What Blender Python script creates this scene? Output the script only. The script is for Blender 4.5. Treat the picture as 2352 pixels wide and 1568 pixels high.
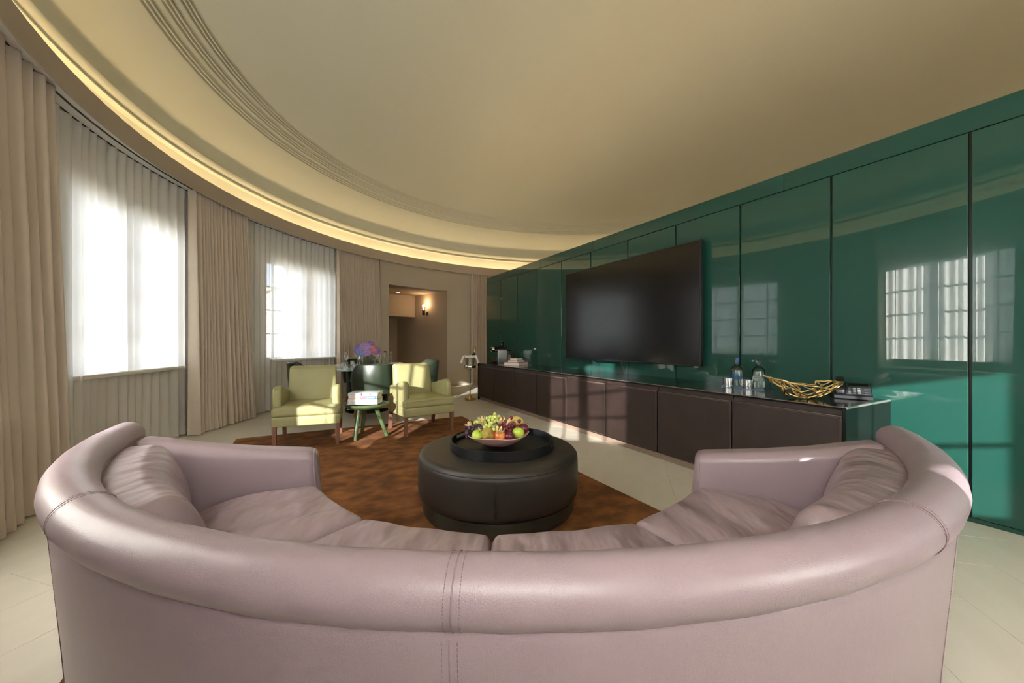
import bpy, bmesh, math, random
from math import sin, cos, pi, radians, sqrt, atan2, tan
from mathutils import Vector, Matrix
import numpy as np
random.seed(7)
for o in list(bpy.data.objects): bpy.data.objects.remove(o)
S = bpy.context.scene
COL = S.collection
# ------------------------------------------------------------------ camera
TH = math.atan(472/868); CT, ST = cos(TH), sin(TH)   # the camera is turned TH away from the straight partition
CAMH = 1.15
cam = bpy.data.cameras.new('camera'); co = bpy.data.objects.new('camera', cam); COL.objects.link(co)
cam.sensor_width = 36; cam.lens = 36*868/2352; cam.shift_y = 1.5/2352; cam.clip_start = .02; cam.clip_end = 300
co.location = (0, 0, CAMH); co.rotation_euler = (pi/2, 0, -TH)
S.camera = co
# ------------------------------------------------------------------ sky, sun, exposure
w = bpy.data.worlds.new('sky'); S.world = w; w.use_nodes = True
bg = w.node_tree.nodes['Background']; bg.inputs[0].default_value = (.80, .89, 1, 1); bg.inputs[1].default_value = 1.0
sun = bpy.data.lights.new('sun', 'SUN'); so = bpy.data.objects.new('sun', sun); COL.objects.link(so)
SUN_AZ, SUN_EL = radians(52.5), radians(15)
so.rotation_euler = Vector((cos(SUN_AZ)*cos(SUN_EL), sin(SUN_AZ)*cos(SUN_EL), -sin(SUN_EL))).to_track_quat('-Z', 'Y').to_euler()
sun.energy = 120; sun.color = (1, .97, .93); sun.angle = radians(.6)
# clear sky, brighter and whiter around the low sun, deeper blue opposite it
_n = w.node_tree.nodes; _l = w.node_tree.links
_t = _n.new('ShaderNodeTexCoord'); _d = _n.new('ShaderNodeVectorMath'); _d.operation = 'DOT_PRODUCT'
_d.inputs[1].default_value = (-cos(SUN_AZ)*cos(SUN_EL), -sin(SUN_AZ)*cos(SUN_EL), sin(SUN_EL))
_m = _n.new('ShaderNodeMapRange'); _m.inputs[1].default_value = -1; _m.inputs[2].default_value = 1
_r = _n.new('ShaderNodeValToRGB'); _e = _r.color_ramp.elements
SKY_LO, SKY_HI = (3.2,4.3,6.0,1), (14,14.5,15,1)
_e[0].position = 0; _e[0].color = SKY_LO; _e[1].position = 1; _e[1].color = SKY_HI
_l.new(_t.outputs['Generated'], _d.inputs[0]); _l.new(_d.outputs['Value'], _m.inputs[0]); _l.new(_m.outputs[0], _r.inputs[0]); _l.new(_r.outputs[0], bg.inputs[0])
COVE_E = 16; PART_E = 36          # radiance of the warm light strips
S.view_settings.view_transform = 'Standard'; S.view_settings.look = 'None'
S.view_settings.exposure = 0.32; S.view_settings.gamma = 1; S.view_settings.use_curve_mapping = False
S.cycles.max_bounces = 8; S.cycles.diffuse_bounces = 5; S.cycles.glossy_bounces = 4
S.cycles.transmission_bounces = 6; S.cycles.transparent_max_bounces = 32
S.cycles.caustics_reflective = False; S.cycles.caustics_refractive = False
S.cycles.sample_clamp_indirect = 10; S.cycles.use_denoising = True

def W(X, Z, z=0):            # metres right of / ahead of the photographer -> world
    return Vector((CT*X+ST*Z, -ST*X+CT*Z, z))
RC = Vector((4.122, 3.82))   # centre of the round room
def PC(deg, r, z=0):
    a = radians(deg); return Vector((RC.x+r*cos(a), RC.y+r*sin(a), z))

# ------------------------------------------------------------------ materials
MATS = {}
def mat(name, col, rough=.5, metal=0, bump=None, var=None, spec=.5, coat=0, coat_rough=.03, sheen=0, trans=0, emit=None, ior=1.45, stretch=(1,1,1), sub=None):
    m = bpy.data.materials.new(name); m.use_nodes = True; MATS[name] = m
    nt = m.node_tree; N = nt.nodes; L = nt.links; b = N['Principled BSDF']
    b.inputs['Base Color'].default_value = (*col, 1); b.inputs['Roughness'].default_value = rough
    b.inputs['Metallic'].default_value = metal; b.inputs['Specular IOR Level'].default_value = spec
    b.inputs['Coat Weight'].default_value = coat; b.inputs['Coat Roughness'].default_value = coat_rough
    b.inputs['Sheen Weight'].default_value = sheen; b.inputs['Transmission Weight'].default_value = trans
    b.inputs['IOR'].default_value = ior
    if emit:
        b.inputs['Emission Color'].default_value = (*emit[0], 1); b.inputs['Emission Strength'].default_value = emit[1]
    tc = N.new('ShaderNodeTexCoord'); mp = N.new('ShaderNodeMapping'); mp.inputs['Scale'].default_value = stretch
    L.new(tc.outputs['Object'], mp.inputs[0]); src = mp.outputs[0]
    if var:      # (scale, colour2, detail, contrast_lo, contrast_hi)
        n = N.new('ShaderNodeTexNoise'); n.inputs['Scale'].default_value = var[0]; n.inputs['Detail'].default_value = var[2] if len(var) > 2 else 4
        L.new(src, n.inputs['Vector'])
        r = N.new('ShaderNodeValToRGB'); L.new(n.outputs['Fac'], r.inputs[0])
        r.color_ramp.elements[0].position = var[3] if len(var) > 3 else .35; r.color_ramp.elements[1].position = var[4] if len(var) > 4 else .65
        r.color_ramp.elements[0].color = (*col, 1); r.color_ramp.elements[1].color = (*var[1], 1)
        L.new(r.outputs[0], b.inputs['Base Color'])
    if bump:     # list of (kind, scale, distance, stretch)
        prev = None
        for kind, sc, dist, st in bump:
            mp2 = N.new('ShaderNodeMapping'); mp2.inputs['Scale'].default_value = st; L.new(tc.outputs['Object'], mp2.inputs[0])
            if kind == 'v':
                t = N.new('ShaderNodeTexVoronoi'); t.inputs['Scale'].default_value = sc; out = t.outputs['Distance']
            else:
                t = N.new('ShaderNodeTexNoise'); t.inputs['Scale'].default_value = sc; t.inputs['Detail'].default_value = 5 if kind == 'n' else 1.5; out = t.outputs['Fac']
            L.new(mp2.outputs[0], t.inputs['Vector'])
            bp = N.new('ShaderNodeBump'); bp.inputs['Strength'].default_value = 1; bp.inputs['Distance'].default_value = dist
            L.new(out, bp.inputs['Height'])
            if prev: L.new(prev.outputs[0], bp.inputs['Normal'])
            prev = bp
        L.new(prev.outputs[0], b.inputs['Normal'])
    return m
U1 = (1,1,1)
PLASTER = mat('cream_plaster', (.78,.72,.57), .85, bump=[('n',3,.004,U1)])
DOME = mat('dome_plaster', (.65,.655,.55), .8, bump=[('n',1.2,.006,U1)])
TAUPE = mat('taupe_wall', (.53,.46,.36), .85, bump=[('n',60,.0004,U1)])
POCKET = mat('pocket_white', (.86,.84,.79), .8)
FASCIA = mat('fascia_taupe', (.46,.39,.31), .8)
STONE = mat('limestone', (.70,.655,.56), .34, var=(2.5,(.64,.595,.495),6,.3,.75), bump=[('n',9,.0006,(1,4,1))], stretch=(1,3,1))
GROUT = mat('grout', (.58,.53,.44), .8)
OUTG = mat('pale_paving', (.24,.225,.20), .9)
GREEN = mat('green_lacquer', (.010,.064,.048), .5, coat=1, coat_rough=.012, bump=[('s',2.2,.0011,(1,1,.35)),('s',9,.00022,(1,1,.6))], spec=.2)
GDARK = mat('green_shadow_gap', (.004,.012,.010), .4)
DRAPE = mat('tan_drape', (.64,.55,.45), .9, sheen=.15, bump=[('n',500,.0003,(1,1,.1))])
LEATHER = mat('pink_leather', (.315,.238,.268), .40, spec=.5, coat=.4, coat_rough=.28, bump=[('v',420,.00032,U1),('n',7,.004,(1,1,.6))], var=(3,(.335,.255,.283),3))
LEATHERC = mat('pink_leather_creased', (.335,.248,.272), .38, spec=.5, coat=.4, coat_rough=.26, bump=[('v',420,.0003,U1),('s',5.0,.055,(2.0,.75,.6)),('s',13,.008,(1.8,.7,.6))], var=(3,(.35,.262,.285),3))
SEAM = mat('pink_stitching', (.30,.215,.235), .6)
LIME = mat('lime_leather', (.335,.315,.155), .42, bump=[('v',500,.0004,U1),('n',9,.005,U1)], var=(4,(.305,.285,.13),3))
OLIVE = mat('olive_leather', (.022,.032,.018), .30, spec=.6, bump=[('v',500,.0003,U1)])
BROWNL = mat('brown_leather', (.036,.022,.019), .42, bump=[('v',700,.0003,U1),('n',14,.001,U1)], var=(5,(.027,.017,.014),5))
BROWNE = mat('brown_leather_edge', (.16,.11,.09), .5)
OTTO = mat('ottoman_leather', (.032,.027,.021), .40, bump=[('v',520,.0003,U1),('n',8,.002,U1)], var=(4,(.026,.021,.017),3))
OTTOB = mat('ottoman_base_leather', (.020,.018,.013), .38, var=(7,(.035,.032,.022),5))
RUG = mat('rust_pile', (.135,.046,.011), .95, var=(5.5,(.34,.130,.034),6,.38,.70), bump=[('n',260,.006,U1),('n',14,.004,(.6,2.2,1))], stretch=(1.0,1.35,1))
RUGE = mat('rust_edge', (.11,.035,.010), .95, bump=[('n',200,.004,U1)])
WALNUT = mat('walnut', (.20,.095,.060), .45, var=(6,(.15,.068,.043),6), stretch=(8,8,.6))
OAK = mat('oak', (.58,.31,.13), .42, var=(6,(.50,.25,.10),6), stretch=(8,8,.7))
STOOL = mat('green_stain', (.085,.125,.050), .36, var=(9,(.040,.066,.024),6,.35,.7), bump=[('n',20,.002,(3,3,.6))])
MARBLE = mat('dark_green_marble', (.012,.030,.026), .25, var=(14,(.20,.29,.27),9,.55,.72))
MARBLET = mat('pale_green_marble', (.55,.66,.60), .12, var=(12,(.10,.22,.19),8,.45,.7))
BLACK = mat('black_gloss', (.008,.009,.009), .16)
TOPB = mat('bronze_black_top', (.010,.011,.010), .13, spec=.6, bump=[('n',3,.0006,(1,1,1))])
ENDP = mat('smoked_bronze_panel', (.012,.015,.013), .24, metal=.4)
EDGE = mat('polished_edge', (.60,.60,.57), .38, metal=.85)
SATIN = mat('satin_black', (.010,.010,.012), .42)
TRAYM = mat('tray_black', (.006,.0065,.008), .38)
SCREEN = mat('tv_screen', (.003,.003,.004), .21, spec=.6)
CHROME = mat('chrome', (.75,.74,.72), .09, metal=1)
SILVER = mat('silver_plate', (.86,.83,.77), .30, metal=1, bump=[('n',18,.002,U1)])
ALU = mat('brushed_aluminium', (.62,.62,.62), .38, metal=.8)
GOLD = mat('satin_gold', (.70,.50,.22), .34, metal=1)
FOIL = mat('gold_foil', (.60,.38,.12), .35, metal=1)
LINEN = mat('white_linen', (.80,.79,.76), .9, bump=[('n',40,.003,U1)])
PAPER = mat('paper', (.80,.78,.74), .8)
PAGES = mat('page_edges', (.66,.62,.53), .9, bump=[('n',60,.002,(1,1,30))])
RED = mat('red_cover', (.55,.06,.06), .5); BLUEC = mat('blue_cover', (.05,.13,.33), .45); PEACH = mat('peach_cover', (.72,.40,.28), .5)
PINKC = mat('pink_cover', (.55,.12,.16), .5); GREYC = mat('grey_cover', (.50,.55,.58), .4); DKC = mat('charcoal_print', (.05,.055,.06), .5); YEL = mat('yellow_print', (.80,.55,.08), .5)
MIDG = mat('grey_print', (.42,.43,.45), .6)
COASTER = mat('blue_paper', (.25,.36,.62), .8)
COPPER = mat('copper_pink', (.80,.46,.40), .36, metal=.12, bump=[('n',8,.004,U1)])
BRONZEIN = mat('copper_inside', (.42,.18,.10), .4, metal=.5)
WINF = mat('window_frame', (.30,.31,.32), .5)
DKWOOD = mat('dark_door_wood', (.06,.038,.022), .5, var=(5,(.045,.028,.016),4), stretch=(1,1,.2))
MUSTARD = mat('aged_door_panel', (.16,.115,.05), .5)
CREAMB = mat('niche_taupe', (.46,.37,.27), .85)
def glass_mat(name, tint=(1,1,1), refl=.09, rough=.02):
    m = bpy.data.materials.new(name); m.use_nodes = True; nt = m.node_tree; N = nt.nodes; L = nt.links; N.clear()
    o = N.new('ShaderNodeOutputMaterial'); mx = N.new('ShaderNodeMixShader'); t = N.new('ShaderNodeBsdfTransparent'); g = N.new('ShaderNodeBsdfGlossy')
    f = N.new('ShaderNodeFresnel'); f.inputs[0].default_value = 1.5
    mm = N.new('ShaderNodeMath'); mm.operation = 'MULTIPLY'; mm.inputs[1].default_value = refl/.04
    t.inputs[0].default_value = (*tint, 1); g.inputs['Roughness'].default_value = rough
    L.new(f.outputs[0], mm.inputs[0]); mm.use_clamp = True; L.new(mm.outputs[0], mx.inputs[0]); L.new(t.outputs[0], mx.inputs[1]); L.new(g.outputs[0], mx.inputs[2]); L.new(mx.outputs[0], o.inputs[0])
    return m
def refr_mat(name, tint, clear=.45, ior=1.45):
    m = bpy.data.materials.new(name); m.use_nodes = True; nt = m.node_tree; N = nt.nodes; L = nt.links; N.clear()
    o = N.new('ShaderNodeOutputMaterial'); mx = N.new('ShaderNodeMixShader'); t = N.new('ShaderNodeBsdfTransparent'); g = N.new('ShaderNodeBsdfGlass')
    t.inputs[0].default_value = (*tint, 1); g.inputs[0].default_value = (*tint, 1); g.inputs['Roughness'].default_value = .0; g.inputs['IOR'].default_value = ior; mx.inputs[0].default_value = 1-clear
    L.new(t.outputs[0], mx.inputs[1]); L.new(g.outputs[0], mx.inputs[2]); L.new(mx.outputs[0], o.inputs[0]); return m
PANE = glass_mat('window_glass', (.97,.98,.98), .04)
GLASS = refr_mat('clear_glass', (.985,.99,.99), .32)
TUMG = glass_mat('tumbler_glass', (.94,.96,.96), .18)
BOTTLEG = refr_mat('bottle_glass', (.93,.97,.96), .30, 1.42)
WATERM = glass_mat('water', (.97,.98,.96), .05)
def cloth_mat(name, col, alpha, transl):
    m = bpy.data.materials.new(name); m.use_nodes = True; nt = m.node_tree; N = nt.nodes; L = nt.links; N.clear()
    o = N.new('ShaderNodeOutputMaterial'); mx = N.new('ShaderNodeMixShader'); m2 = N.new('ShaderNodeMixShader')
    t = N.new('ShaderNodeBsdfTransparent'); d = N.new('ShaderNodeBsdfDiffuse'); tr = N.new('ShaderNodeBsdfTranslucent')
    d.inputs[0].default_value = (*col, 1); tr.inputs[0].default_value = (*col, 1); m2.inputs[0].default_value = transl; mx.inputs[0].default_value = alpha
    L.new(d.outputs[0], m2.inputs[1]); L.new(tr.outputs[0], m2.inputs[2]); L.new(m2.outputs[0], mx.inputs[1]); L.new(t.outputs[0], mx.inputs[2]); L.new(mx.outputs[0], o.inputs[0])
    return m
SHEER = cloth_mat('white_sheer', (.92,.905,.87), .10, .40)
SHEERH = cloth_mat('white_sheer_double', (.88,.86,.81), .05, .30)
def emit_mat(name, col, e):
    m = bpy.data.materials.new(name); m.use_nodes = True; nt = m.node_tree; N = nt.nodes; N.clear()
    o = N.new('ShaderNodeOutputMaterial'); em = N.new('ShaderNodeEmission'); em.inputs[0].default_value = (*col, 1); em.inputs[1].default_value = e
    nt.links.new(em.outputs[0], o.inputs[0]); return m
LED = emit_mat('warm_led', (1,.72,.39), COVE_E); LEDP = emit_mat('amber_led', (1,.66,.34), PART_E)
BULB = emit_mat('warm_bulb', (1,.72,.45), 60); SPOT = emit_mat('downlight_lens', (1,.80,.62), 14)

# ------------------------------------------------------------------ mesh helpers
def mk(name, V, Fc, m, parent=None, smooth=True, sharp=35, loc=None, rz=None, mats=None, fm=None):
    me = bpy.data.meshes.new(name); me.from_pydata([tuple(v) for v in V], [], Fc); me.validate(); me.update()
    bm = bmesh.new(); bm.from_mesh(me); bmesh.ops.recalc_face_normals(bm, faces=bm.faces); bm.to_mesh(me); bm.free()
    if mats:
        for q in mats: me.materials.append(q)
        for p, i in zip(me.polygons, fm): p.material_index = i
    else: me.materials.append(m)
    if smooth:
        me.polygons.foreach_set('use_smooth', [True]*len(me.polygons)); me.set_sharp_from_angle(angle=radians(sharp))
    o = bpy.data.objects.new(name, me); COL.objects.link(o)
    if parent: o.parent = parent
    if loc is not None: o.location = loc
    if rz is not None: o.rotation_euler = (0, 0, rz)
    return o
def tag(o, label, cat, group=None, kind=None):
    if label: o['label'] = label
    if cat: o['category'] = cat
    if group: o['group'] = group
    if kind: o['kind'] = kind
    return o
def thing(name, label, cat, loc, rz=0, group=None):
    e = bpy.data.objects.new(name, None); COL.objects.link(e); e.location = loc; e.rotation_euler = (0,0,rz); e.empty_display_size = .1
    return tag(e, label, cat, group)
def struct(name, V, Fc, m, parent=None, **k):
    o = mk(name, V, Fc, m, parent, **k)
    if not parent: o['kind'] = 'structure'
    return o
class MB:
    def __init__(s): s.V = []; s.F = []; s.M = []
    def add(s, V, Fc, mi=0):
        b = len(s.V); s.V += [Vector(v) for v in V]; s.F += [tuple(i+b for i in f) for f in Fc]; s.M += [mi]*len(Fc); return s
    def box(s, a, b, mi=0):
        x0,y0,z0 = a; x1,y1,z1 = b
        return s.add([(x0,y0,z0),(x1,y0,z0),(x1,y1,z0),(x0,y1,z0),(x0,y0,z1),(x1,y0,z1),(x1,y1,z1),(x0,y1,z1)],
                     [(0,3,2,1),(4,5,6,7),(0,1,5,4),(1,2,6,5),(2,3,7,6),(3,0,4,7)], mi)
    def lathe(s, prof, n=32, c=(0,0), mi=0, a0=0, a1=360):
        full = abs(a1-a0) >= 360; m = n if full else n+1; V = []; Fc = []
        for i in range(m):
            a = radians(a0+(a1-a0)*i/n)
            for r, z in prof: V.append((c[0]+r*cos(a), c[1]+r*sin(a), z))
        k = len(prof)
        for i in range(n):
            j = (i+1) % m
            for q in range(k-1): Fc.append((i*k+q, j*k+q, j*k+q+1, i*k+q+1))
        return s.add(V, Fc, mi)
    def tube(s, path, rad, n=8, caps=True, mi=0, closed=False):
        P = [Vector(p) for p in path]; V = []; Fc = []; m = len(P)
        R = rad if isinstance(rad, (list, tuple)) else [rad]*m
        up = None
        for i, p in enumerate(P):
            if closed: t = (P[(i+1) % m]-P[i-1])
            else: t = P[min(i+1,m-1)]-P[max(i-1,0)]
            t.normalize()
            if up is None: up = Vector((0,0,1)) if abs(t.z) < .9 else Vector((1,0,0))
            x = t.cross(up)
            if x.length < 1e-5: x = t.cross(Vector((1,.3,0)))
            x.normalize(); y = x.cross(t); up = y
            for k in range(n):
                a = 2*pi*k/n; V.append(p+(x*cos(a)+y*sin(a))*R[i])
        for i in range(m if closed else m-1):
            j = (i+1) % m
            for k in range(n): Fc.append((i*n+k, i*n+(k+1)%n, j*n+(k+1)%n, j*n+k))
        if caps and not closed: Fc.append(tuple(range(n-1,-1,-1))); Fc.append(tuple((m-1)*n+k for k in range(n)))
        return s.add(V, Fc, mi)
    def ell(s, c, r, n=12, m=8, mi=0, rot=None):
        V = []; Fc = []
        for i in range(m+1):
            t = pi*i/m
            for k in range(n):
                a = 2*pi*k/n; v = Vector((r[0]*sin(t)*cos(a), r[1]*sin(t)*sin(a), r[2]*cos(t)))
                if rot: v = rot @ v
                V.append(Vector(c)+v)
        for i in range(m):
            for k in range(n): Fc.append((i*n+k, (i+1)*n+k, (i+1)*n+(k+1)%n, i*n+(k+1)%n))
        return s.add(V, Fc, mi)
    def rbox(s, c, h, rad, sub=(1,1,1), f=None, mi=0, k=3):
        V, Fc = rbox_data(h, rad, sub, k); V = [Vector(v)+Vector(c) for v in V]
        if f: V = [f(v) for v in V]
        return s.add(V, Fc, mi)
    def build(s, name, m, parent=None, **k):
        if any(s.M) : return mk(name, s.V, s.F, None, parent, mats=m, fm=s.M, **k)
        return mk(name, s.V, s.F, m if not isinstance(m, (list,tuple)) else m[0], parent, **k)
def rbox_data(h, rad, sub=(1,1,1), k=3):
    ax = []
    for i in range(3):
        H = h[i]; r = min(rad, H*.999); e = [tan(pi/4*(k-j)/k) for j in range(k+1)]
        neg = [-(H-r)-r*q for q in e]; pos = [(H-r)+r*q for q in reversed(e)]
        mid = [-(H-r)+2*(H-r)*j/sub[i] for j in range(1, sub[i])]
        ax.append(neg+mid+pos)
    D = {}; V = []; Fc = []
    def vid(p):
        key = tuple(round(x, 6) for x in p)
        if key not in D:
            q = [max(-(h[i]-min(rad,h[i]*.999)), min(h[i]-min(rad,h[i]*.999), p[i])) for i in range(3)]
            d = Vector([p[i]-q[i] for i in range(3)]); r = min(rad, min(h)*.999) if False else rad
            if d.length > 1e-9: d = d/d.length*rad
            v = [q[i]+max(-h[i]+0, min(h[i], d[i])) if False else q[i]+d[i]*min(rad, h[i]*.999)/rad for i in range(3)]
            D[key] = len(V); V.append(Vector(v))
        return D[key]
    for a in range(3):
        b, c = (a+1) % 3, (a+2) % 3
        for sgn in (-1, 1):
            for i in range(len(ax[b])-1):
                for j in range(len(ax[c])-1):
                    q = []
                    for bi, cj in ((i,j),(i+1,j),(i+1,j+1),(i,j+1)):
                        p = [0,0,0]; p[a] = sgn*h[a]; p[b] = ax[b][bi]; p[c] = ax[c][cj]; q.append(vid(p))
                    q = q if sgn > 0 else q[::-1]
                    if len(set(q)) == 4: Fc.append(tuple(q))
    return V, Fc
def dup(root, name=None):
    r = root.copy(); COL.objects.link(r)
    for ch in list(root.children):
        d = ch.copy(); COL.objects.link(d); d.parent = r
        for g in list(ch.children):
            e = g.copy(); COL.objects.link(e); e.parent = d
    return r
def smooth01(t): t = max(0, min(1, t)); return t*t*(3-2*t)

# ================================================================== ROOM SHELL
WX = 3.733          # face of the green partition
# floor slab and stone tiles at 45 degrees
b = MB(); b.lathe([(.01,-.05),(.01,-.004),(6.6,-.004),(6.6,-.05)], 96, RC)
floor = struct('floor', b.V, b.F, GROUT)
tl, tw = .73, .365
tm = MB().rbox((0,0,-.006), (tl/2-.0006, tw/2-.0006, .006), .0006, k=1)
proto = None
e1 = Vector((1,1,0))/sqrt(2); e2 = Vector((-1,1,0))/sqrt(2)
for j in range(-18, 24):
    for i in range(-12, 20):
        p = e1*((i+(.5 if j % 2 else 0))*tl) + e2*(j*tw-.366+tw/2)
        d = Vector((p.x-RC.x, p.y-RC.y)).length
        if d < 6.25 and p.x < 3.95:
            X = CT*p.x-ST*p.y; Z = ST*p.x+CT*p.y
            if Z < .35 or abs(X) > 1.62*Z+.6: continue
            if -.3 < p.x < 1.6 and 1.9 < p.y < 5.0: continue       # wholly under the rug
            if proto is None:
                proto = mk('floor_tile', tm.V, tm.F, STONE, floor, sharp=15); o = proto
            else:
                o = proto.copy(); COL.objects.link(o); o.parent = floor
            o.location = p; o.rotation_euler = (0, 0, pi/4)
b = MB(); b.lathe([(.01,-.0045),(.01,-.004),(6.3,-.004)], 96, RC)
b = MB(); V=[]
# plain stone ground where no tile is cut out (behind the partition, under the rug, behind the photographer)
struct('ground', *(lambda q: (q.V, q.F))(MB().lathe([(6.3,-.25),(120,-.25)], 64, RC)), OUTG)

def ring(b, a0, a1, r0, r1, z0, z1, n=None, mi=0):
    n = n or max(1, int((a1-a0)/1.5)+1); V = []; Fc = []
    for i in range(n+1):
        a = a0+(a1-a0)*i/n
        V += [PC(a,r0,z0), PC(a,r1,z0), PC(a,r1,z1), PC(a,r0,z1)]
    for i in range(n):
        for q in range(4): Fc.append((i*4+q, i*4+(q+1)%4, i*4+4+(q+1)%4, i*4+4+q))
    Fc += [(0,1,2,3), (n*4+3,n*4+2,n*4+1,n*4)]
    b.add(V, Fc, mi)
WINS = [133.5, 165, 198, 225, 235.6, 249]; HWS = [8, 7.5, 6.8, 4.6, 2.2, 8.5]; SILLS = [.84,.84,.84,1.29,.84,.84]; HEADS = [2.57,2.57,2.57,2.57,1.36,1.85]  # windows behind the camera are unseen; sills, heads and widths shaped for sun patches
R0, R1 = 6.02, 6.35
b = MB(); edges = [116.0]
for k, wa in enumerate(WINS):
    hd = HEADS[k]; SILL = SILLS[k]; HW = HWS[k]
    ring(b, edges[-1], wa-HW, R0, R1, 0, 3.05); ring(b, wa-HW, wa+HW, R0, R1, 0, SILL); ring(b, wa-HW, wa+HW, R0, R1, hd, 3.05); edges.append(wa+HW)
ring(b, edges[-1], 270, R0, R1, 0, 3.05)
struct('wall_left', b.V, b.F, POCKET)
b = MB(); ring(b, -90, 84, 5.97, R1, 0, 3.05); struct('wall_right', b.V, b.F, TAUPE)
# far wall with the niche opening
NA0, NA1, NH = 98.6, 114.9, 2.50
b = MB(); ring(b, 83, NA0, 5.80, 6.02, 0, 3.06); ring(b, NA1, 117.2, 5.80, 6.3, 0, 3.06); ring(b, NA0, NA1, 5.80, 6.02, NH, 3.06, 14)
struct('wall_back', b.V, b.F, TAUPE)
b = MB(); ring(b, 83, NA0, 5.785, 5.80, 0.0, .035); struct('baseboard_back', b.V, b.F, FASCIA)
# niche / lobby beyond the opening (local: x to its right, y outwards)
na = radians((NA0+NA1)/2); nrz = na-pi/2
def NI(x, y, z): 
    o = PC((NA0+NA1)/2, 5.80*cos(radians((NA1-NA0)/2)), 0); return Vector((o.x+cos(nrz)*x-sin(nrz)*y, o.y+sin(nrz)*x+cos(nrz)*y, z))
hw_ = 5.80*sin(radians((NA1-NA0)/2))
def nbox(b, a, c, mi=0):
    m = MB().box(a, c); b.add([NI(*v) for v in m.V], m.F, mi)
b = MB()
nbox(b, (hw_,0,0), (hw_+.15,4.2,NH)); nbox(b, (-hw_-1.6,.3,0), (-hw_-1.5,4.2,NH)); nbox(b, (-hw_-1.6,0.22,0), (-hw_,.38,NH))
nbox(b, (-hw_-1.6,2.65,0), (-.62,2.8,1.9)); nbox(b, (.22,2.65,0), (hw_,2.8,1.9)); nbox(b, (-hw_-1.6,4.1,0), (hw_,4.2,NH)); nbox(b,(-.62,2.65,1.76),(.22,2.8,1.9))
nbox(b, (-hw_-1.6,1.6,1.88), (hw_,2.8,NH))
struct('wall_niche', b.V, b.F, CREAMB)
b = MB(); nbox(b, (-hw_-1.7,.20,NH), (hw_+.15,4.2,NH+.1)); struct('ceiling_niche', b.V, b.F, CREAMB)
b = MB(); nbox(b, (-hw_-1.7,0,-.06), (hw_+.15,4.2,-.001)); struct('floor_niche', b.V, b.F, STONE)
# dark boarded door at the end of the niche
dr = bpy.data.objects.new('door_1', None); COL.objects.link(dr); dr['kind'] = 'structure'; dr.location = NI(-.2,2.70,0); dr.rotation_euler = (0,0,nrz)
b = MB().box((-.42,-.03,0), (-.36,.05,1.76)).box((.36,-.03,0), (.42,.05,1.76)).box((-.36,-.03,1.68), (.36,.05,1.76)).box((-.36,-.02,.0),(.36,.04,.1)).box((-.36,-.02,.86),(.36,.04,.98))
b.build('door_frame', DKWOOD, dr)
for r_ in range(6):
    z0 = [.11,.36,.61,.99,1.22,1.45][r_]
    for cc in range(4):
        MB().rbox((-.27+.18*cc, .02, z0+.11), (.083,.012,.105), .008, k=1).build('door_panel', MUSTARD, dr)
# soffit, fascia lip, cove, mouldings and dome: one lathe per member
def lathe_struct(name, prof, m, n=144, sharp=30, parent=None):
    b = MB().lathe(prof, n, RC); return struct(name, b.V, b.F, m, parent, sharp=sharp)
lathe_struct('trim_1', [(5.692,3.06),(5.692,2.994),(5.689,2.99),(5.683,2.99),(5.68,2.994),(5.68,3.185),(5.692,3.20),(5.728,3.20),(5.74,3.185),(5.74,3.06)], FASCIA)
lathe_struct('trim_2', [(5.69,3.05),(6.36,3.05),(6.36,3.10),(5.69,3.10),(5.69,3.05)], POCKET)
lathe_struct('trim_3', [(5.795,3.051),(5.795,3.044),(5.810,3.044),(5.810,3.051)], SATIN)
lathe_struct('trim_4', [(5.895,3.051),(5.895,3.044),(5.907,3.044),(5.907,3.051)], SATIN)
prof = [(6.05,3.10),(6.03,3.14),(6.0,3.20),(5.975,3.30),(5.955,3.42),(5.945,3.468),(5.925,3.474),(5.893,3.476),(5.886,3.480),(5.886,3.490),(5.905,3.494),(5.914,3.498),(5.914,3.520),(5.906,3.523),(5.906,3.534),(5.897,3.538),(5.892,3.545),(5.884,3.552),(5.874,3.570),(5.868,3.590),(5.868,3.606),(5.876,3.612),(5.90,3.618),(5.93,3.63),(5.955,3.66),(5.968,3.72),(5.965,3.78),(5.952,3.835)]
def dome_z(r): return 3.42+1.9*sqrt(max(0,1-(r/6.1)**2))
def dome_off(r):
    z = 0
    for cgrp in (5.455, 5.325, 5.195):
        d = r-cgrp
        if abs(d) < .045: z -= .016
        for gpos in (-.032, .0, .032):
            if abs(d-gpos) < .009: z += .042
    return z
rr = [5.94,5.90,5.85,5.8,5.75,5.7,5.65,5.6,5.56,5.53]
grid = []
for cgrp in (5.455, 5.325, 5.195):
    es = [-.045]
    for gpos in (-.032,0,.032): es += [gpos-.009, gpos+.009]
    es.append(.045); L2 = []
    for e in es: L2 += [cgrp-e+.0006, cgrp-e-.0006] if False else [cgrp+e-.0012, cgrp+e+.0012]
    grid += L2
rr += sorted(grid, reverse=True)+[5.12,5.05,4.95,4.8,4.6,4.4,4.2,3.9,3.6,3.3,3.0,2.6,2.2,1.8,1.4,1.0,.6,.3,.0005]
prof2 = prof+[(r, dome_z(r)+dome_off(r)) for r in rr]
lathe_struct('ceiling', prof2, DOME, 160, sharp=28)
b = MB().lathe([(6.32,3.0),(6.32,3.5),(6.2,4.6),(5.6,5.0),(4,5.6),(.02,5.7)], 48, RC); struct('roof', b.V, b.F, OUTG)
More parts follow.
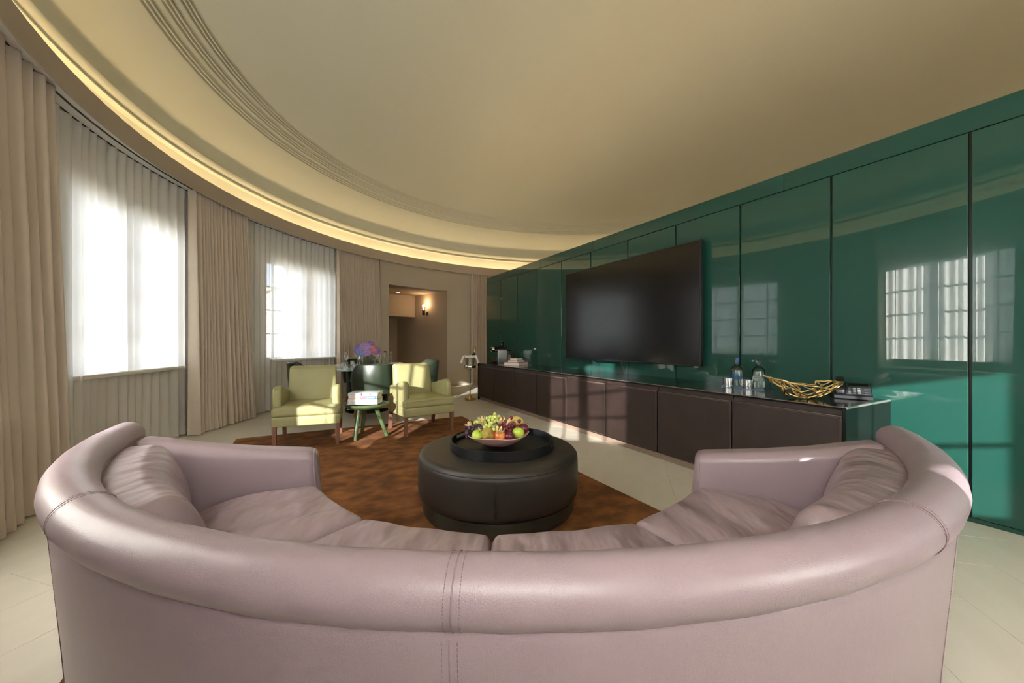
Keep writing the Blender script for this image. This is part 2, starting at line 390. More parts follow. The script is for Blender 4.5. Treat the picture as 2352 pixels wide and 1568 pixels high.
# the cove light: strips lying on the cove floor behind the lip
cl = thing('cove_light', 'warm glowing light strip hidden behind the curved cornice lip', 'light strip', (RC.x,RC.y,3.10))
for k in range(24):
    b = MB(); V = []; Fc = []
    n = 5
    for i in range(n+1):
        a = radians(k*15+.4+(14.2)*i/n)
        for r, z in ((5.748,.004),(5.785,.004),(5.785,.016),(5.748,.016)): V.append((r*cos(a), r*sin(a), z))
    for i in range(n):
        for q in range(4): Fc.append((i*4+q, i*4+4+q, i*4+4+(q+1)%4, i*4+(q+1)%4))
    b.add(V, Fc); b.build('led_strip', LED, cl)
# partition
PY0, PY1, PT = -1.60, 8.111, 2.65
pw = struct('wall_front', *(lambda q: (q.V, q.F))(MB().box((WX+.022,PY0,0),(WX+.30,PY1-.004,PT-.03))), GDARK)
seams = [8.111-.735*k for k in range(14)]
PSE = [8.111, 7.38, 6.633, 5.892, 5.137, 4.399, 3.659, 2.921, 2.185, 1.454, .725, -.005, -.74, -1.6]
for k in range(len(PSE)-1):
    y1, y0 = PSE[k]-(.0 if k == 0 else .008), PSE[k+1]+.008
    MB().rbox((WX+.011, (y0+y1)/2, (2.493+.032)/2), (.011, (y1-y0)/2, (2.493-.032)/2), .003, k=2).build('wall_panel', GREEN, pw, sharp=4)
for k in range(0, 5):
    y1 = 8.111-k*2.94+.0 if k else 8.111; y1 = [8.111, 5.80, 4.35, 1.80, -.2][k]; y0 = [5.80,4.35,1.80,-.2,-1.6][k]
    MB().rbox((WX+.011, (y0+y1)/2, (2.499+PT)/2), (.011, (y1-y0)/2-.0012, (PT-2.499)/2), .002, k=1).build('wall_top_panel', GREEN, pw, sharp=4)
MB().box((WX+.004,PY0,.0),(WX+.022,PY1,.028)).build('wall_plinth', GREEN, pw)
MB().box((WX,PY1-.003,0),(WX+.30,PY1,PT)).build('wall_end_panel', GREEN, pw)
pl = thing('partition_light', 'amber light strip lying on top of the green partition', 'light strip', (WX+.2, 3.2, PT-.03))
for k in range(8):
    MB().box((-.02,-4.75+1.2*k,0),(.02,-4.75+1.2*k+1.14,.012)).build('led_strip', LEDP, pl)

# windows
for k, wa in enumerate(WINS):
    hd = HEADS[k]; SILL = SILLS[k]; HW = HWS[k]
    wn = bpy.data.objects.new('window_%d' % (k+1), None); COL.objects.link(wn); wn['kind'] = 'structure'
    half = 6.15*sin(radians(HW)); cpt = PC(wa, 6.15*cos(radians(HW))+.02); wn.location = cpt; wn.rotation_euler = (0,0,radians(wa)-pi/2)
    def bar(name, x0,x1,z0,z1,d0=-.03,d1=.03): MB().box((x0,d0,z0),(x1,d1,z1)).build(name, WINF, wn)
    MB().box((-half-.02,-.05,SILL),(-half+.05,.05,hd)).box((half-.05,-.05,SILL),(half+.02,.05,hd)).box((-half+.05,-.05,SILL),(half-.05,.05,SILL+.05)).box((-half+.05,-.05,hd-.05),(half-.05,.05,hd)).build('window_frame', WINF, wn)
    bar('window_mullion', -.055,.055,SILL+.05,hd-.05,-.045,.045)
    nrow = 4 if hd > 2 else 2; zs = [SILL+.05+(hd-.10-SILL)*i/nrow for i in range(nrow+1)]
    for sg in (-1,1):
        xa, xb, xc = .055, half-.05-.20, half-.05
        x0, x1 = sorted((sg*(xb-.011), sg*(xb+.011))); bar('window_bar', x0,x1,zs[0],zs[-1],-.018,.018)
        for i in range(1,nrow):
            x0, x1 = sorted((sg*xa, sg*xc)); bar('window_bar', x0,x1,zs[i]-.012,zs[i]+.012,-.016,.016)
        for i in range(nrow):
            for xx in ((xa,xb-.011),(xb+.011,xc)):
                x0, x1 = sorted((sg*xx[0], sg*xx[1])); MB().box((x0,-.002,zs[i]+.012*(i>0)),(x1,.002,zs[i+1]-.012*(i<nrow-1))).build('window_pane', PANE, wn)
    MB().rbox((0,-.16 if k < 3 else -.02,SILL-.0),(half-.005,.115 if k < 3 else .05,.018),.006,k=1).build('window_sill', POCKET, wn)

# ================================================================== CURTAINS
def folded(name, a0, a1, r, amp, nf, z0, z1, m, mh, label, cat, group, seed, flare=0, top_amp=None, head=.10, hem=.10):
    rnd = random.Random(seed); ws = [rnd.uniform(.65,1.35) for _ in range(nf)]; tot = sum(ws); st = [0]
    for q in ws: st.append(st[-1]+q/tot)
    am = [rnd.uniform(.75,1.15) for _ in range(nf)]; ph = [rnd.uniform(-.5,.5) for _ in range(nf+1)]
    per = 12; nz = 26; mid = (a0+a1)/2; cen = PC(mid, r); ta = top_amp if top_amp is not None else amp
    def pos(f, q, t):     # fold f, phase q 0..1, t 0 bottom..1 top
        s = st[f]+(st[f+1]-st[f])*q
        k = 1-t; A = ta*t+amp*k
        a = a0+(a1-a0)*s
        a += flare*(s-.5)*2*k**1.6+ .10*k*ph[f]*sin(pi*q)*6*(a1-a0)/nf*.12
        prof = cos(2*pi*q); prof = math.copysign(abs(prof)**.9, prof)
        rad = r+A*am[f]*prof + .010*sin(3.1*t+ph[f]*9)*k - .06*k*(amp > .04)
        return PC(a, rad, z0+(z1-z0)*t)-cen
    def surf(t0, t1, n, off):
        V = []; Fc = []; cols = nf*per+1
        for i in range(n+1):
            t = t0+(t1-t0)*i/n
            for j in range(cols):
                f, q = divmod(j, per)
                if f == nf: f, q = nf-1, per
                p = pos(f, q/per, t)
                if off:
                    d = Vector((RC.x-cen.x-p.x, RC.y-cen.y-p.y, 0)).normalized(); p = p+d*off
                V.append(p)
        for i in range(n):
            for j in range(cols-1): Fc.append((i*cols+j, i*cols+j+1, (i+1)*cols+j+1, (i+1)*cols+j))
        return V, Fc
    e = thing(name, label, cat, (cen.x, cen.y, 0), 0, group)
    mk('fabric', *surf(0,1,nz,0), m, e, sharp=180)
    hgt = z1-z0
    mk('heading', *surf(1-head/hgt,1,1,.003), mh, e, sharp=180); mk('hem', *surf(0,hem/hgt,1,.003), mh, e, sharp=180)
    return e
ZT = 3.045
folded('curtain', 177.0, 190.6, 5.81, .070, 11, .012, ZT, DRAPE, DRAPE, 'tan full-height curtain at the far left edge, cut off by the frame', 'curtain', 'tan curtains', 3, .5, .05)
folded('curtain', 147.8, 157.9, 5.805, .058, 17, .012, ZT, DRAPE, DRAPE, 'tan pleated curtain hanging between the two visible sheer-covered windows', 'curtain', 'tan curtains', 4, .7, .032)
folded('curtain', 117.3, 128.0, 5.805, .048, 18, .012, ZT, DRAPE, DRAPE, 'tan pleated curtain behind the dining table, next to the niche', 'curtain', 'tan curtains', 5, .3, .03)
folded('curtain', 82.5, 91.8, 5.75, .042, 15, .012, ZT, DRAPE, DRAPE, 'tan curtain behind the champagne stand at the end of the green wall', 'curtain', 'tan curtains', 6, .2, .03)
folded('curtain', 206.0, 219.5, 5.82, .050, 14, .012, ZT, DRAPE, DRAPE, 'tan curtain behind the photographer, placed to block sun, reflected in the green wall', 'curtain', 'tan curtains', 8, .0, .035)  # mostly unseen, placed behind the camera to narrow the sun opening
folded('curtain', 237.8, 241.5, 5.82, .050, 5, .012, ZT, DRAPE, DRAPE, 'narrow unseen tan curtain added beside the low wide window to block sun', 'curtain', 'tan curtains', 10, .0, .035)  # unseen, added to cut the sun between the low windows
folded('curtain', 229.0, 233.8, 5.82, .050, 6, .012, ZT, DRAPE, DRAPE, 'unseen tan curtain added behind the sofa to block sun, outside the frame', 'curtain', 'tan curtains', 9, .0, .035)  # unseen, added to block sun beside the narrow low window
SH = [('white sheer curtain over the large bright window on the left', 157.2, 177.6, 17), ('pale bluish sheer curtain over the window behind the lime armchair', 127.4, 148.6, 18),
      ('sheer curtain of the window seen only as a reflection in the green wall', 189.0, 207.0, 16), ('sheer curtain of the unseen narrow window behind the photographer', 218.0, 230.5, 11), ('sheer curtain of the unseen low windows added behind the sofa beside the green wall', 233.0, 262.0, 24)]  # the last sheers hang over the unseen windows behind the camera
for k, (lb, a0, a1, nf) in enumerate(SH):
    folded('sheer_curtain', a0, a1, 5.91, .030, nf, .015, ZT, SHEER, SHEERH, lb, 'sheer curtain', 'sheer curtains', 11+k, 0, .022)

# ================================================================== RUG
rg = thing('rug', 'rust brown pile rug under the sofa, ottoman and lime armchairs', 'rug', (.685, 3.45, 0))
MB().rbox((0,0,.0085), (1.41,1.995,.0085), .006, sub=(24,34,1), k=2).build('rug_pile', RUG, rg)
MB().box((-1.412,-1.997,.0005),(1.412,1.997,.006)).build('rug_backing', RUGE, rg)
RZ = .017

# ================================================================== SOFA
sf = thing('sofa', 'large crescent-shaped pink leather sofa in the foreground, seen from behind', 'sofa', W(-.03,2.55), -TH)
def Ro(p): return 1.905+.13*(min(abs(p),70)/65)**1.3
def SP(p, r, z): a = radians(p-1.2); return Vector((r*sin(a), -r*cos(a), z))
def Hroll(p): return .690+.004*(abs(p)/60)
# outer back shell
n = 72; V = []; Fc = []; PE = 67.5
def shell_prof(p):
    o = Ro(p)
    return [(o-.060,.035),(o-.052,.06),(o-.040,.25),(o-.024,.45),(o-.013,.62),(o-.016,.655),(o-.05,.68),(o-.125,.68),(o-.135,.5),(o-.145,.05)]
for i in range(n+1):
    p = -PE+2*PE*i/n; V += [SP(p,r,z) for r, z in shell_prof(p)]
k = 10
for i in range(n):
    for q in range(k): Fc.append((i*k+q, i*k+(q+1)%k, (i+1)*k+(q+1)%k, (i+1)*k+q))
Fc += [tuple(range(k)), tuple(n*k+q for q in range(k-1,-1,-1))]
back = mk('back_panel', V, Fc, LEATHER, sf, sharp=50)
# top roll with rounded ends
V = []; Fc = []; m = 24; steps = []
for i in range(8): steps.append((-70+1.9*(1-cos(pi/2*i/8)) , sin(pi/2*(i+.15)/8.15)))
steps = [(-70.4+2.0*(1-cos(pi/2*i/8)), sin(pi/2*max(i,.25)/8)) for i in range(8)]+[(-68.4+136.8*i/90, 1) for i in range(91)]+[(70.4-2.0*(1-cos(pi/2*i/8)), sin(pi/2*max(i,.25)/8)) for i in range(7,-1,-1)]
for p, sc in steps:
    cr = Ro(p)-.058; cz = Hroll(p)
    puff = 1+.012*sin(p*.9)
    for q in range(m):
        a = 2*pi*q/m; x = cos(a); y = sin(a)
        rx = .068 if x > 0 else .066
        V.append(SP(p, cr+rx*sc*x*puff, cz+.062*sc*y*puff))
for i in range(len(steps)-1):
    for q in range(m): Fc.append((i*m+q, i*m+(q+1)%m, (i+1)*m+(q+1)%m, (i+1)*m+q))
Fc += [tuple(range(m)), tuple((len(steps)-1)*m+q for q in range(m-1,-1,-1))]
roll = mk('top_roll', V, Fc, LEATHER, sf, sharp=60)
def seam_roll(p):
    b = MB()
    for dp, rad, off in ((0,.0014,.0004),(-.42,.0007,.0006),(.42,.0007,.0006)):
        path = []
        for q in range(21):
            a = radians(-55+200*q/20); path.append(SP(p+dp, Ro(p)-.058+(.068+off)*cos(a), Hroll(p)+(.062+off)*sin(a)))
        if dp == 0: b.tube(path, rad, 6)
        else:
            for q in range(0, 20):
                for h_ in (.05,.55):
                    u0 = path[q].lerp(path[q+1], h_); u1 = path[q].lerp(path[q+1], h_+.33); b.tube([u0,u1], rad, 4)
    b.build('seam', SEAM, roll, sharp=180)
def seam_panel(p):
    b = MB()
    for dp, rad in ((0,.0016),(-.42,.0008),(.42,.0008)):
        path = [SP(p+dp, Ro(p)-.040+.027*((z-.25)/.37)+.0005 if z > .25 else Ro(p)-.052+.012*((z-.06)/.19)+.0005, z) for z in [.07+.02*q for q in range(29)]]
        if dp == 0: b.tube(path, rad, 6)
        else:
            for q in range(0,28): 
                for h_ in (.05,.55): b.tube([path[q].lerp(path[q+1],h_), path[q].lerp(path[q+1],h_+.33)], rad, 4)
    b.build('seam', SEAM, back, sharp=180)
for p in (-33.5, -1.0, 33.2): seam_roll(p)
for p in (-41, -1.2, 41): seam_panel(p)
# seat base
V = []; Fc = []
pr = [(1.12,.05),(1.105,.08),(1.10,.22),(1.12,.235),(1.76,.235),(1.76,.05)]
n = 48
for i in range(n+1):
    p = -61+122*i/n; V += [SP(p,r+(Ro(p)-1.905)*.6,z) for r, z in pr]
k = 6
for i in range(n):
    for q in range(k): Fc.append((i*k+q, i*k+(q+1)%k, (i+1)*k+(q+1)%k, (i+1)*k+q))
Fc += [tuple(range(k)), tuple(n*k+q for q in range(k-1,-1,-1))]
mk('seat_base', V, Fc, LEATHER, sf)
# seat cushions
joints = [-61.2, -32.3, -1.4, 31.0, 62.0]
for ci in range(4):
    p0, p1 = joints[ci]+.08, joints[ci+1]-.08
    hx, hy, hz = .40, .345, .085
    rnd = random.Random(20+ci); phs = [rnd.uniform(0,6) for _ in range(6)]
    def f(v, p0=p0, p1=p1, hx=hx, hy=hy, hz=hz, phs=phs):
        u, t, wz = v.x/hx, v.y/hy, v.z/hz          # u along arc, t: -1 front .. 1 back
        p = (p0+p1)/2+(p1-p0)/2*u
        bul = (1-u**4)*(1-t**4)
        r = 1.395+.345*t + (Ro(p)-1.905)*.75 - .022*(1-u*u)*(1 if t < -.6 else 0)*(.5+.5*wz)*0 - (.018*(1-u**2) if t < -.85 else 0)
        z = .312+hz*wz
        if wz > 0: z += (.018*bul+.010*sin(5*u+phs[0]+1.5*t)*bul*.6+.007*sin(9*u+4*t+phs[1])*bul )*min(1,wz*1.2)
        z -= .135*max(0,(t+.3)/1.3)**2*(.4+.6*max(0,wz))
        return SP(p, r, z)
    b = MB(); b.rbox((0,0,0),(hx,hy,hz),.040,sub=(26,22,2),f=f,k=4)
    c_ = b.build('seat_cushion', LEATHERC, sf, sharp=80)
    # piping along the front upper edge
    pp = [f(Vector((hx*(-.97+1.94*q/24), -hy*1.0, hz*.42))) for q in range(25)]
    cc = Vector((0,0,0)); pp = [q+Vector((-q.x,-q.y,0)).normalized()*.002 for q in pp]
    MB().tube(pp, .0042, 6).build('piping', LEATHER, c_, sharp=180)
# back cushions
bj = [-63.4, -32.3, -1.4, 31.0, 64.2]
for ci in range(4):
    p0, p1 = bj[ci]+.3, bj[ci+1]-.3; end = ci in (0,3); hx, hy, hz = .42, .085, (.215 if end else .175)
    rnd = random.Random(40+ci); phs = [rnd.uniform(0,6) for _ in range(6)]
    def f(v, p0=p0, p1=p1, hx=hx, hy=hy, hz=hz, end=end):
        u, t, wz = v.x/hx, v.y/hy, v.z/hz          # t -1 = inner face
        p = (p0+p1)/2+(p1-p0)/2*u
        z = (.470 if end else .435)+hz*wz
        r = Ro(p)-.215+.085*t+.035*wz
        if t < 0: r -= ((.070 if end else .045)*(1-u**6)*(1-wz**2)*(-t))
        return SP(p, r, z)
    b = MB(); b.rbox((0,0,0),(hx,hy,hz),.055,sub=(22,2,16),f=f,k=4)
    b.build('back_cushion', LEATHERC, sf, sharp=80)
# arms
for sg in (-1,1):
    pc = 66.3*sg
    hx, hy, hz = .080, .40, .28
    def topz(r):
        pts = [(1.05,.550),(1.16,.553),(1.30,.572),(1.45,.594),(1.65,.630),(1.80,.668),(1.95,.70)]
        for (a,za),(b_,zb) in zip(pts, pts[1:]):
            if r <= b_: return za+(zb-za)*max(0,(r-a)/(b_-a))
        return .70
    a_ = radians(pc-1.2); rad_dir = Vector((sin(a_), -cos(a_), 0)); tan_dir = Vector((cos(a_), sin(a_), 0))*sg
    def f(v):
        u, t, wz = v.x/hx, v.y/hy, v.z/hz
        r = 1.535+.395*t
        fz = (wz+1)/2
        r -= .055*max(0,1-fz)**1.5*(1 if t < 0 else 0)*(-t if t < 0 else 0)
        z = .045+(topz(r)-.045)*fz
        return rad_dir*r + tan_dir*(hx*u + .012 - .012*(1-fz)) + Vector((0,0,z))
    b = MB(); b.rbox((0,0,0),(hx,hy,hz),.050,sub=(2,26,10),f=f,k=4)
    arm = b.build('arm', LEATHER, sf, sharp=70)
    pts = []
    for u, wz in [(-.88,-.9),(-.88,-.4),(-.88,0),(-.88,.4),(-.88,.78),(-.82,.87),(-.66,.935),(-.42,.962),(0,.966),(.42,.962),(.66,.935),(.82,.87),(.88,.78),(.88,.2),(.88,-.4),(.88,-.9)]:
        pts.append(f(Vector((hx*u,-hy*.95,hz*wz))))
    MB().tube(pts, .0048, 6).build('piping', LEATHER, arm, sharp=180)
for p, r in ((-60,1.9),(-30,1.86),(0,1.82),(30,1.86),(60,1.9),(-50,1.25),(50,1.25),(0,1.2)):
    q = SP(p,r,0); MB().lathe([(.001,RZ),(.02,RZ),(.024,.055),(.001,.055)],12,(q.x,q.y)).build('foot', SATIN, sf)

# ================================================================== OTTOMAN, TRAY, BOWL OF FRUIT
OX, OZ = -.095, 2.655
ot = thing('ottoman', 'round dark brown leather ottoman on the rust rug', 'ottoman', W(OX,OZ), -TH)
MB().lathe([(.01,RZ),(.49,RZ),(.515,.03),(.52,.055),(.52,.115),(.505,.125),(.01,.125)],72).build('base', OTTOB, ot)
ob = MB().lathe([(.01,.12),(.50,.12),(.528,.128),(.543,.145),(.549,.18),(.551,.26),(.549,.36),(.546,.380),(.5385,.390),(.534,.4035),(.522,.4125),(.50,.4145),(.01,.4150)],96).build('body', OTTO, ot, sharp=60)
MB().tube([(.5435*cos(2*pi*i/96),.5435*sin(2*pi*i/96),.385) for i in range(96)],.0035,6,closed=True).build('piping', OTTO, ob, sharp=180)
b = MB(); 
for dx, rr_ in ((0,.0022),(-.009,.0011),(.009,.0011)):
    a = -pi/2+.01+dx/.55; b.tube([(cos(a)*.5495,sin(a)*.5495,.15),(cos(a)*.5520,sin(a)*.5520,.26),(cos(a)*.5500,sin(a)*.5500,.36),(cos(a)*.547,sin(a)*.547,.382)],rr_,5)
b.build('seam', OTTOB, ob, sharp=180)
TZ = .4150
tr = thing('tray', 'round black serving tray with cut-out handles on the ottoman', 'tray', W(-.07,2.665,TZ), -TH)
TR = .362
MB().lathe([(.01,.001),(TR-.002,.001),(TR-.002,.012),(.01,.012)],72).build('tray_base', TRAYM, tr)
V = []; Fc = []; n = 144
def trh(a):
    for c_ in (150, -12):
        d = abs((a-c_+180) % 360-180)
        if d < 13: return .030
        if d < 15: return .030+(d-13)/2*.034
    return .064
for i in range(n):
    a = 360*i/n; h_ = trh(a); aa = radians(a)
    for r, z in ((TR-.016,.012),(TR-.014,h_-.003),(TR-.010,h_),(TR-.003,h_),(TR,h_-.003),(TR,.004),(TR-.004,.0)): V.append((r*cos(aa),r*sin(aa),z))
k = 7
for i in range(n):
    j = (i+1) % n
    for q in range(k): Fc.append((i*k+q, j*k+q, j*k+(q+1)%k, i*k+(q+1)%k))
mk('tray_rim', V, Fc, TRAYM, tr, sharp=40)
for c_ in (150,-12):
    path = [((TR-.008)*cos(radians(c_+d)),(TR-.008)*sin(radians(c_+d)),.056) for d in range(-14,15,2)]
    MB().tube(path,.0065,8).build('handle', TRAYM, tr)
BX, BZ, BB = -.098, 2.625, TZ+.0125
bw = thing('fruit_bowl', 'shallow copper-pink bowl heaped with fruit on the black tray', 'bowl', W(BX,BZ,BB), -TH)
def bowl_pt(r, a, off=0):
    t = r/.212; wob = 1+.014*sin(5*a+1)+.010*sin(9*a)
    return Vector((r*wob*cos(a), r*wob*sin(a)*.97, .001+.092*t**1.9+off+.004*t*sin(4*a+2)))
for nm, off, mm in (('bowl_outside',0,COPPER),('bowl_inside',.004,BRONZEIN)):
    V = []; Fc = []; n = 60; R_ = [.001,.05,.09,.12,.15,.175,.195,.206,.212]
    for i in range(n):
        for r in R_: V.append(bowl_pt(r, 2*pi*i/n, off))
    k = len(R_)
    for i in range(n):
        j = (i+1) % n
        for q in range(k-1): Fc.append((i*k+q, j*k+q, j*k+q+1, i*k+q+1))
    mk(nm, V, Fc, mm, bw, sharp=80)
MB().tube([bowl_pt(.212,2*pi*i/60,.002) for i in range(60)],.0028,6,closed=True).build('rim', COPPER, bw, sharp=180)
# fruit
GAPP = mat('green_apple', (.42,.60,.05), .25, var=(8,(.52,.68,.09),3), coat=.3)
RAPP = mat('red_apple', (.75,.07,.035), .25, var=(5,(.85,.40,.08),4,.45,.7), coat=.3, stretch=(3,3,.7))
ORG = mat('persimmon_skin', (.75,.25,.02), .35, coat=.2)
PEARM = mat('pear_skin', (.44,.34,.08), .4, var=(30,(.36,.26,.06),6), coat=.1)
PLUM = mat('plum_skin', (.11,.012,.028), .22, var=(8,(.13,.02,.035),4), coat=.3)
MANGO = mat('mango_skin', (.60,.48,.16), .4, var=(12,(.36,.27,.06),5,.4,.75))
GGR = mat('green_grape', (.60,.66,.20), .22, sub=1); DGR = mat('dark_grape', (.045,.022,.05), .32, var=(9,(.10,.05,.08),3)); RGR = mat('red_grape', (.17,.016,.03), .25, var=(9,(.20,.04,.05),3))
PHY = mat('physalis_berry', (.85,.36,.02), .25); HUSK = mat('physalis_husk', (.82,.66,.34), .8); STEMM = mat('stem_brown', (.10,.06,.03), .7); GSTEM = mat('stem_green', (.22,.30,.06), .6)
def FP(px, z, dz):  # fruit place: image column, height above tray floor, depth offset
    Zc = BZ+dz; return W((px-1176)/868*Zc, Zc, BB+z)
def fruit_body(b, rx, rz, dimple=.25, pear=0):
    prof = []
    for i in range(17):
        t = pi*i/16; r = sin(t); z = cos(t)
        dm = dimple*math.exp(-(r/.28)**2)
        zz = z-(dm*.55 if z > 0 else -dm*.35)
        r_ = r*(1+.07*z*(1 if not pear else 0))
        if pear: r_ = r*(1-.36*smooth01((z+.1)/1.1)); zz = z*(1.18 if z > 0 else .92)
        prof.append((max(.0004, r_*rx), zz*rz))
    b.lathe(prof, 24)
def fruit(name, label, cat, px, z, dz, rx, rz, m, dimple=.25, pear=0, tilt=(0,0,0), stem=True, group=None):
    e = thing(name, label, cat, FP(px,z,dz), -TH, group); e.rotation_euler = (tilt[0],tilt[1],-TH+tilt[2])
    b = MB(); fruit_body(b, rx, rz, dimple, pear); b.build('flesh', m, e, sharp=180)
    top = rz*(1.18 if pear else (1-dimple*.55))
    if stem: MB().tube([(0,0,top-.004),(.002,.001,top+.010),(.006,.002,top+.020)],[.0015,.0013,.002],6).build('stem', STEMM, e)
    return e
fruit('green_apple', 'small bright green apple at the left front of the fruit bowl', 'apple', 1096, .103, -.112, .038,.035, GAPP, tilt=(.5,.4,.3))
fruit('pear', 'brownish green pear lying at the front of the fruit bowl', 'pear', 1121, .108, -.110, .047,.047, PEARM, 0, 1, tilt=(1.2,-.9,.4))
fruit('red_apple', 'red and yellow apple at the front centre of the fruit bowl', 'apple', 1148, .099, -.112, .040,.036, RAPP, tilt=(.1,.1,0))
fruit('plum', 'round dark red plum in the front beside the red apple', 'plum', 1170, .098, -.115, .034,.033, PLUM, .12, tilt=(.5,.2,0))
fruit('green_apple', 'larger green apple at the right front of the fruit bowl', 'apple', 1190.5, .112, -.085, .042,.038, GAPP, tilt=(-.35,.05,0))
fruit('plum', 'almost black plum at the far right of the fruit bowl', 'plum', 1202, .130, -.03, .034,.034, PLUM, .12, tilt=(.4,.5,0))
fruit('mango', 'speckled yellow mango at the back right of the fruit bowl', 'mango', 1183, .150, .06, .046,.062, MANGO, 0, tilt=(.2,1.45,0), stem=False)
fruit('plum', 'dark plum half hidden between the two green grape clusters', 'plum', 1122, .160, .03, .030,.028, PLUM, .12)
fruit('red_apple', 'red apple at the back of the bowl behind the pointed husks', 'apple', 1151, .160, .05, .036,.034, RAPP, tilt=(.2,.3,1))
fruit('green_apple', 'yellow-green apple behind the dark grapes on the left', 'apple', 1097, .150, .02, .031,.029, GAPP)
for px, z, dz, lb in ((1114,.075,-.02,'orange persimmon low in the left of the fruit bowl, behind the pear'),(1165,.078,.0,'orange persimmon low in the bowl behind the dark plum'),(1140,.075,.05,'orange persimmon buried in the centre of the fruit bowl'),(1183,.098,.03,'orange persimmon under the mango on the right'),(1128,.095,.085,'orange persimmon at the very back of the fruit bowl')):
    fruit('persimmon', lb, 'persimmon', px, z, dz, .036,.031, ORG, .15)
def grapes(label, px, z, dz, sx, sz, num, r, m, seed):
    e = thing('grape_bunch', label, 'grapes', FP(px,z,dz), -TH); rnd = random.Random(seed); pts = []; tries = 0
    while len(pts) < num and tries < 4000:
        tries += 1
        q = Vector((rnd.gauss(0,.45)*sx, rnd.gauss(0,.4)*sx*.55, rnd.gauss(0,.42)*sz))
        if all((q-p).length > r*1.48 for p in pts): pts.append(q)
    sh = None
    for q in pts:
        if sh is None:
            b = MB().ell((0,0,0),(r,r,r*1.16),12,8); o = b.build('grape', m, e, sharp=180); sh = o
        else:
            o = sh.copy(); COL.objects.link(o); o.parent = e
        o.location = q; o.rotation_euler = (rnd.uniform(-.9,.9), rnd.uniform(-.9,.9), 0)
    b = MB()
    for q in pts[:10]: b.tube([(0,0,0), q*.5+Vector((0,.004,.006)), q],.0013,5)
    b.build('stalk', GSTEM, e)
grapes('green grape cluster at the very top of the fruit bowl', 1131, .180, .01, .066, .040, 26, .0125, GGR, 1)
grapes('green grape cluster in the middle above the brown pear', 1122, .143, -.085, .058, .034, 22, .0125, GGR, 2)
grapes('dark purple grape bunch on the left side of the fruit bowl', 1090, .122, -.06, .056, .044, 28, .0125, DGR, 3)
grapes('deep red grape bunch on the right in front of the mango', 1171, .140, -.055, .058, .046, 32, .0125, RGR, 4)
def physalis(label, px, z, dz, tilt, openp, seed):
    e = thing('physalis', label, 'physalis', FP(px,z,dz), -TH); e.rotation_euler = (tilt[0], tilt[1], -TH)
    MB().ell((0,0,0),(.0115,.0115,.0115),14,10).build('berry', PHY, e, sharp=180)
    rnd = random.Random(seed)
    for k in range(5):
        a = 2*pi*k/5+rnd.uniform(-.2,.2); V = []; Fc = []
        for i in range(6):
            t = i/5; rr_ = .004+(.016+.010*openp)*sin(min(1,t*1.2)*pi*.5)+ (.016*openp*t*t); zz = -.013+.050*t; wd = .012*sin(pi*min(1,(t*.85+.15)))
            for s_ in (-1,0,1):
                aa = a+s_*wd/max(rr_,.01); ro = rr_+(.003 if s_ == 0 else 0); V.append((ro*cos(aa), ro*sin(aa), zz))
        for i in range(5):
            for s_ in range(2): Fc.append((i*3+s_, i*3+s_+1, i*3+s_+4, i*3+s_+3))
        mk('husk', V, Fc, HUSK, e, sharp=180)
physalis('physalis with a long pale husk at the far left of the bowl', 1081, .150, -.04, (0,-.8,0), .1, 1)
physalis('physalis in a pale husk left of the top green grapes', 1107, .172, .0, (0,-.2,0), .2, 2)
physalis('open physalis with an upright husk above the front red apple', 1147, .125, -.135, (.2,.05,0), .55, 3)
physalis('physalis with bright orange berry showing at the centre right', 1165, .168, -.05, (-.4,.3,0), .8, 4)
physalis('physalis with pointed husk before the back red apple', 1149, .165, -.03, (.1,-.1,0), .45, 5)

